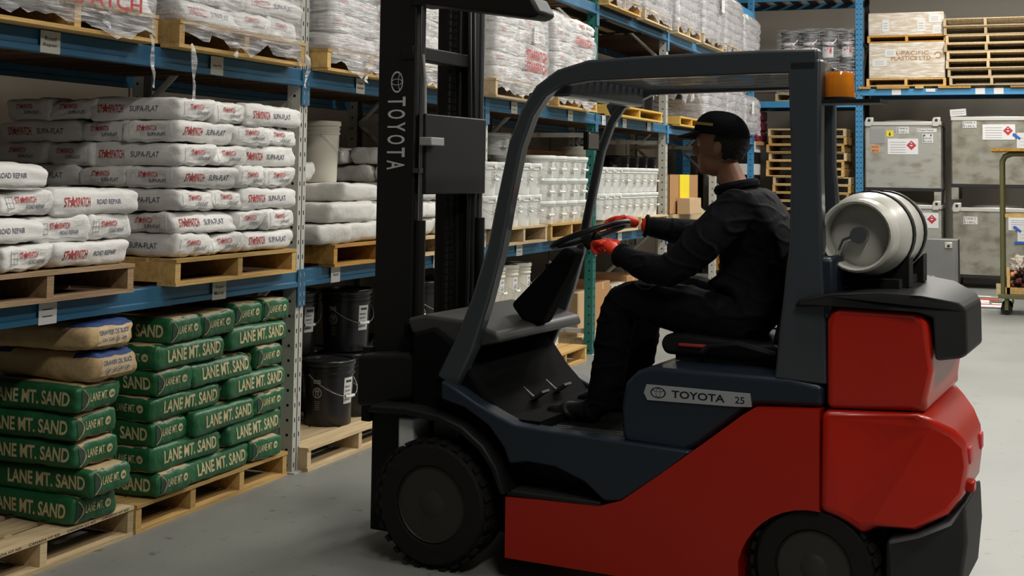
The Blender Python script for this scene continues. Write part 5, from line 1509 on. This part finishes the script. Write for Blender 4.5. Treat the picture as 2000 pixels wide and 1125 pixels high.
# rear panel behind the seat and dark grille seen beside the pillar
g = G(); g.box(-1.50, -1.40, -.42, .42, .84, 1.16); g.obj('rear_cowl', M_fblk, fk, bevel=.01)
g = G(); g.box(-1.56, -1.44, .30, .45, 1.06, 1.28); g.obj('pillar_gusset', M_navy, fk, bevel=.02)
# gas cylinder lying across the rear
TX, TZ, TR = -1.62, 1.352, .150
g = G(); g.lathe([(.001, -.27), (.06, -.265), (.115, -.235), (TR, -.17), (TR, .22), (.125, .29), (.09, .315), (.001, .325)], 36, (TX, 0, TZ), 'y'); tk = g.obj('gas_cylinder', M_tank, fk, smooth=True)
g = G(); g.lathe([(.118, .27), (.128, .27), (.128, .40), (.120, .41), (.112, .40), (.112, .27)], 32, (TX, 0, TZ), 'y'); g.obj('collar_ring', M_tank, tk, smooth=True)
g = G(); g.tube([(TX, .30, TZ), (TX, .37, TZ)], .03, 12); g.tube([(TX, .35, TZ), (TX + .05, .36, TZ - .02), (TX + .10, .34, TZ - .12)], .010, 8); g.obj('valve', M_chrome, tk, smooth=True)
for y in (-.12, .12): g = G(); g.lathe([(TR + .001, y), (TR + .006, y), (TR + .006, y + .045), (TR + .001, y + .045)], 36, (TX, 0, TZ), 'y'); g.obj('tank_strap', M_fblk, tk, smooth=True)
g = G(); g.box(-1.74, -1.50, -.20, .26, 1.165, 1.195); g.prism([(-1.76, 1.165), (-1.76, 1.27), (-1.72, 1.23), (-1.62, 1.20), (-1.52, 1.23), (-1.48, 1.27), (-1.48, 1.165)], .10, .18); g.prism([(-1.76, 1.165), (-1.76, 1.27), (-1.72, 1.23), (-1.62, 1.20), (-1.52, 1.23), (-1.48, 1.27), (-1.48, 1.165)], -.2, -.12); g.obj('tank_cradle', M_fblk, fk)
# mirror on a stalk
g = G(); g.tube([(-.30, -.40, 1.66), (-.32, -.34, 1.70), (-.34, -.28, 1.70)], .007, 8); g.obj('mirror_stalk', M_fblk, fk, smooth=True)
g = G(); g.box(-.35, -.33, -.30, -.17, 1.66, 1.74); g.mi = 1; g.box(-.352, -.35, -.29, -.18, 1.667, 1.733); g.obj('mirror', [M_fblk, M_mirror], fk, bevel=.006)


# ------------------------------------------------------------------ driver
pr = empty('person', 'forklift driver in black clothes, black cap and red gloves, gripping the wheel', 'person', FO, TH)


def skin(V, E, Rr, root=0, sub=2):
    me = bpy.data.meshes.new('s'); me.from_pydata([Vector(v) for v in V], E, []); o = bpy.data.objects.new('s', me); C.link(o)
    m = o.modifiers.new('k', 'SKIN'); m.use_smooth_shade = True
    for i, r in enumerate(Rr):
        sv = me.skin_vertices[0].data[i]; sv.radius = r if isinstance(r, tuple) else (r, r); sv.use_root = i == root
    o.modifiers.new('u', 'SUBSURF').levels = sub
    o.modifiers['u'].render_levels = sub
    bpy.context.view_layer.update(); dg = bpy.context.evaluated_depsgraph_get(); b = bmesh.new(); b.from_mesh(o.evaluated_get(dg).to_mesh())
    bpy.data.objects.remove(o); return b


JL = [(-1.13, .19, 1.435), (-1.02, .28, 1.30), (-.90, .30, 1.185), (-.76, .25, 1.205), (-.635, .185, 1.245)]
JR = [(-1.11, -.19, 1.435), (-.98, -.27, 1.36), (-.87, -.28, 1.305), (-.74, -.22, 1.32), (-.60, -.15, 1.345)]
V_ = [(-1.13, 0, 1.0), (-1.165, 0, 1.12), (-1.165, 0, 1.26), (-1.135, 0, 1.385), (-1.085, 0, 1.468), (-1.045, 0, 1.545), (-1.02, 0, 1.63)]
E_ = [(0, 1), (1, 2), (2, 3), (3, 4), (4, 5), (5, 6)]; R_ = [(.145, .175), (.140, .170), (.140, .175), (.128, .175), (.062, .066), (.050, .053), (.052, .052)]
for J in (JL, JR):
    a = len(V_); V_ += J; E_ += [(3, a)] + [(a + i, a + i + 1) for i in range(4)]; R_ += [.086, .074, .066, .056, .042]
for s_ in (1, -1):
    a = len(V_)
    V_ += [(-1.08, s_ * .11, .985), (-.86, s_ * .16, 1.045), (-.66, s_ * .17, 1.075), (-.625, s_ * .17, .98), (-.60, s_ * .16, .80), (-.565, s_ * .155, .665), (-.53, s_ * .155, .61), (-.37, s_ * .16, .60)]
    E_ += [(0, a)] + [(a + i, a + i + 1) for i in range(7)]; R_ += [.110, .100, .080, .076, .070, .062, .048, (.038, .032)]
body_b = skin(V_, E_, R_)


def join(dst, src):
    me = bpy.data.meshes.new('j'); src.to_mesh(me); src.free(); dst.from_mesh(me); bpy.data.meshes.remove(me)


def blob(dst, c, r, rot=None, fn=None, sub=3):
    b = bmesh.new(); bmesh.ops.create_icosphere(b, subdivisions=sub, radius=1)
    for v in b.verts:
        p = v.co.copy()
        if fn: p = fn(p)
        p = Vector((p.x * r[0], p.y * r[1], p.z * r[2]))
        if rot is not None: p = rot @ p
        v.co = p + Vector(c)
    join(dst, b)


HC = Vector((-1.0, 0, 1.675))


def skull(p):
    f = 1 - .20 * max(0, -p.z) ** 1.5; return Vector((p.x * (1 if p.x > 0 else 1.03), p.y * f, p.z))


blob(body_b, HC + Vector((-.008, 0, .025)), (.100, .078, .098), fn=skull)
blob(body_b, HC + Vector((.022, 0, -.055)), (.068, .056, .068))
blob(body_b, HC + Vector((.062, 0, -.098)), (.026, .030, .020))  # chin
blob(body_b, HC + Vector((.098, 0, -.020)), (.022, .014, .024), Matrix.Rotation(R(20), 3, 'Y'))  # nose
blob(body_b, HC + Vector((.088, 0, .005)), (.016, .010, .028), Matrix.Rotation(R(-14), 3, 'Y'))
blob(body_b, HC + Vector((.078, 0, .030)), (.016, .050, .010))  # brow
blob(body_b, HC + Vector((.084, 0, -.055)), (.010, .024, .006)); blob(body_b, HC + Vector((.080, 0, -.066)), (.011, .022, .007))  # lips
for s_ in (1, -1):
    blob(body_b, HC + Vector((-.012, s_ * .078, -.010)), (.020, .009, .032), Matrix.Rotation(R(-12), 3, 'Y')); blob(body_b, HC + Vector((.052, s_ * .036, -.022)), (.022, .018, .018))


def hand(wr, palm, side, tgt, up):
    """palm blob plus five finger chains that curl round the rim: wr wrist, palm palm centre, tgt direction of the fingers, up back of hand"""
    wr, palm, tgt, up = Vector(wr), Vector(palm), Vector(tgt).normalized(), Vector(up).normalized(); sd = tgt.cross(up).normalized() * side
    V = [wr, (wr + palm) / 2, palm]; E = [(0, 1), (1, 2)]; Rr = [(.030, .026), (.036, .024), (.040, .020)]; b = skin(V, E, Rr, 0, 2); join(body_b, b)
    for k in range(4):
        ln = (.030, .034, .032, .026)[k]; base = palm + tgt * .022 + sd * (-.033 + k * .022); P = [base - tgt * .03, base + tgt * .008, base + tgt * (.008 + ln) - up * .006, base + tgt * (.012 + ln) - up * .034, base + tgt * (-.004 + ln * .5) - up * .052]
        join(body_b, skin(P, [(i, i + 1) for i in range(4)], [.0105, .0105, .0098, .0092, .0080], 0, 2))
    base = palm - tgt * .020 - sd * .030; P = [base, base - sd * .022 + tgt * .018 - up * .006, base - sd * .026 + tgt * .045 - up * .022, base - sd * .014 + tgt * .060 - up * .036]
    join(body_b, skin(P, [(i, i + 1) for i in range(3)], [.015, .0125, .011, .009], 0, 2))


hand(JL[-1], (-.578, .148, 1.282), -1, (.75, -.45, .10), (.05, .1, 1))
hand(JR[-1], (-.535, -.125, 1.372), 1, (.75, .15, -.12), (.05, -.1, 1))
for s_ in (1, -1): blob(body_b, (-.50, s_ * .157, .605), (.062, .044, .040)); blob(body_b, (-.40, s_ * .160, .597), (.072, .043, .032))
me = bpy.data.meshes.new('body'); body_b.to_mesh(me); body_b.free()
o = bpy.data.objects.new('body', me); C.link(o)
rm = o.modifiers.new('r', 'REMESH'); rm.mode = 'VOXEL'; rm.voxel_size = .0055; rm.use_smooth_shade = True
sm = o.modifiers.new('s', 'SMOOTH'); sm.factor = .5; sm.iterations = 2
bpy.context.view_layer.update(); dg = bpy.context.evaluated_depsgraph_get(); me2 = bpy.data.meshes.new_from_object(o.evaluated_get(dg)); bpy.data.objects.remove(o)
me2.materials.clear()
for m in (M_cloth, M_trous, M_skin, M_glove, M_fblk): me2.materials.append(m)
wl, wrr = Vector(JL[-1]), Vector(JR[-1]); dl = (wl - Vector(JL[-2])).normalized(); dr = (wrr - Vector(JR[-2])).normalized()
for p in me2.polygons:
    c = p.center; mi = 0
    if c.z < 1.10 and (c.x > -1.05 or c.z < 1.02) and not (c.x > -.8 and c.z > 1.16): mi = 1
    if c.z < .665 and c.x > -.66: mi = 4
    if (c - wl).dot(dl) > -.035 and (c - wl).length < .22 and c.z > 1.16 and c.y > 0: mi = 3
    if (c - wrr).dot(dr) > -.035 and (c - wrr).length < .22 and c.z > 1.2 and c.y < 0.02: mi = 3
    if abs(c.y) < .12 and c.z > 1.505 + .12 * max(0, -1.04 - c.x): mi = 2
    p.material_index = mi; p.use_smooth = True
# soft folds in the clothes
me2.update(); nrm = [v.normal.copy() for v in me2.vertices]
for v, n in zip(me2.vertices, nrm):
    c = v.co
    if c.z < 1.49 and not ((c - wl).length < .14 or (c - wrr).length < .14):
        q = c * 9; v.co = c + n * ((noise.noise(q * .6) * .006 + (1 - min(1, abs(noise.noise(Vector((q.x * .9 + q.z * .6, q.y * .7, q.z * 1.6 - q.x * .5)))) * 5)) * .006) + .003)
bo = bpy.data.objects.new('body', me2); C.link(bo); bo.parent = pr
# cap, hair, collar, eyes, cuffs
g = G(); b = g.b; n1, n2 = 28, 9; rows = []
for j in range(n2 + 1):
    a = PI / 2 * j / n2; row = []
    for i in range(n1):
        t = 2 * PI * i / n1; rr = math.cos(a) ** .8
        row.append(b.verts.new(HC + Vector((-.006 + math.cos(t) * .113 * rr, math.sin(t) * .092 * rr, .040 + math.sin(a) * .098 + .012 * math.cos(t) * rr))))
    rows.append(row)
for A, B in zip(rows, rows[1:]):
    for i in range(n1): g._f([A[i], A[(i + 1) % n1], B[(i + 1) % n1], B[i]])
g.obj('cap', M_hair if 0 else M_cloth, pr, smooth=True)
g = G(); P0 = []; P1 = []
for k in range(13):
    t = R(-62 + 124 * k / 12); P0.append(HC + Vector((math.cos(t) * .108 - .004, math.sin(t) * .088, .052 + .006))); P1.append(HC + Vector((.070 + math.cos(t) * .105, math.sin(t) * .085, .036 - .012 * abs(math.sin(t)) + .006)))
for k in range(12):
    for dz in (0, -.004):
        g.poly([p + Vector((0, 0, dz)) for p in (P0[k], P0[k + 1], P1[k + 1], P1[k])])
g.obj('cap_peak', M_cloth, pr, smooth=True)
g = G()
for k in range(6):
    def cp(t, a): rr = math.cos(a) ** .8; return HC + Vector((-.006 + math.cos(t) * .1145 * rr, math.sin(t) * .0935 * rr, .0405 + math.sin(a) * .0992 + .012 * math.cos(t) * rr))
    t0, t1 = R(25 + k * 10), R(35 + k * 10); g.poly([cp(t0, .34), cp(t1, .34), cp(t1, .46), cp(t0, .46)])
g.obj('cap_badge', mat('cap_print_yellow', (.30, .22, .05), .7), pr)
b = bmesh.new(); bmesh.ops.create_icosphere(b, subdivisions=4, radius=1)
dele = []
for v in b.verts:
    p = v.co; v.co = HC + Vector((-.014 + p.x * .104, p.y * .084, .020 + p.z * .104)) + Vector((noise.noise(p * 9) * .003,) * 3)
    q = v.co - HC
    if (q.x > .005 and q.z < .055) or q.z < -.062 or (q.x > -.02 and q.z < .0): dele.append(v)
bmesh.ops.delete(b, geom=dele, context='VERTS'); g = G(); g.b.free(); g.b = b; g.obj('hair', M_hair, pr, smooth=True)
for s_ in (1, -1): g = G(); g.lathe([(.001, -.010), (.007, -.007), (.010, 0), (.007, .007), (.001, .010)], 12, HC + Vector((.075, s_ * .030, .006))); g.obj('eye', M_placard, pr, smooth=True)
for s_ in (1, -1): g = G(); g.lathe([(.001, -.004), (.004, -.003), (.005, 0), (.004, .003), (.001, .004)], 10, HC + Vector((.083, s_ * .030, .006))); g.obj('pupil', M_black, pr, smooth=True)
g = G(); g.tube([Vector((-1.068 + math.cos(a) * .070, math.sin(a) * .070, 1.512 + .016 * -math.cos(a))) for a in [2 * PI * k / 20 for k in range(20)]], .021, 8, closed=True); g.obj('jacket_collar', M_cloth, pr, smooth=True)
for J, d in ((JL, dl), (JR, dr)):
    c = Vector(J[-1]) - d * .03; a = d.cross(Vector((0, 0, 1))).normalized(); bb = d.cross(a)
    g = G(); g.tube([c + a * math.cos(t) * .041 + bb * math.sin(t) * .041 for t in [2 * PI * k / 18 for k in range(18)]], .009, 8, closed=True); g.obj('cuff', M_cloth, pr, smooth=True)
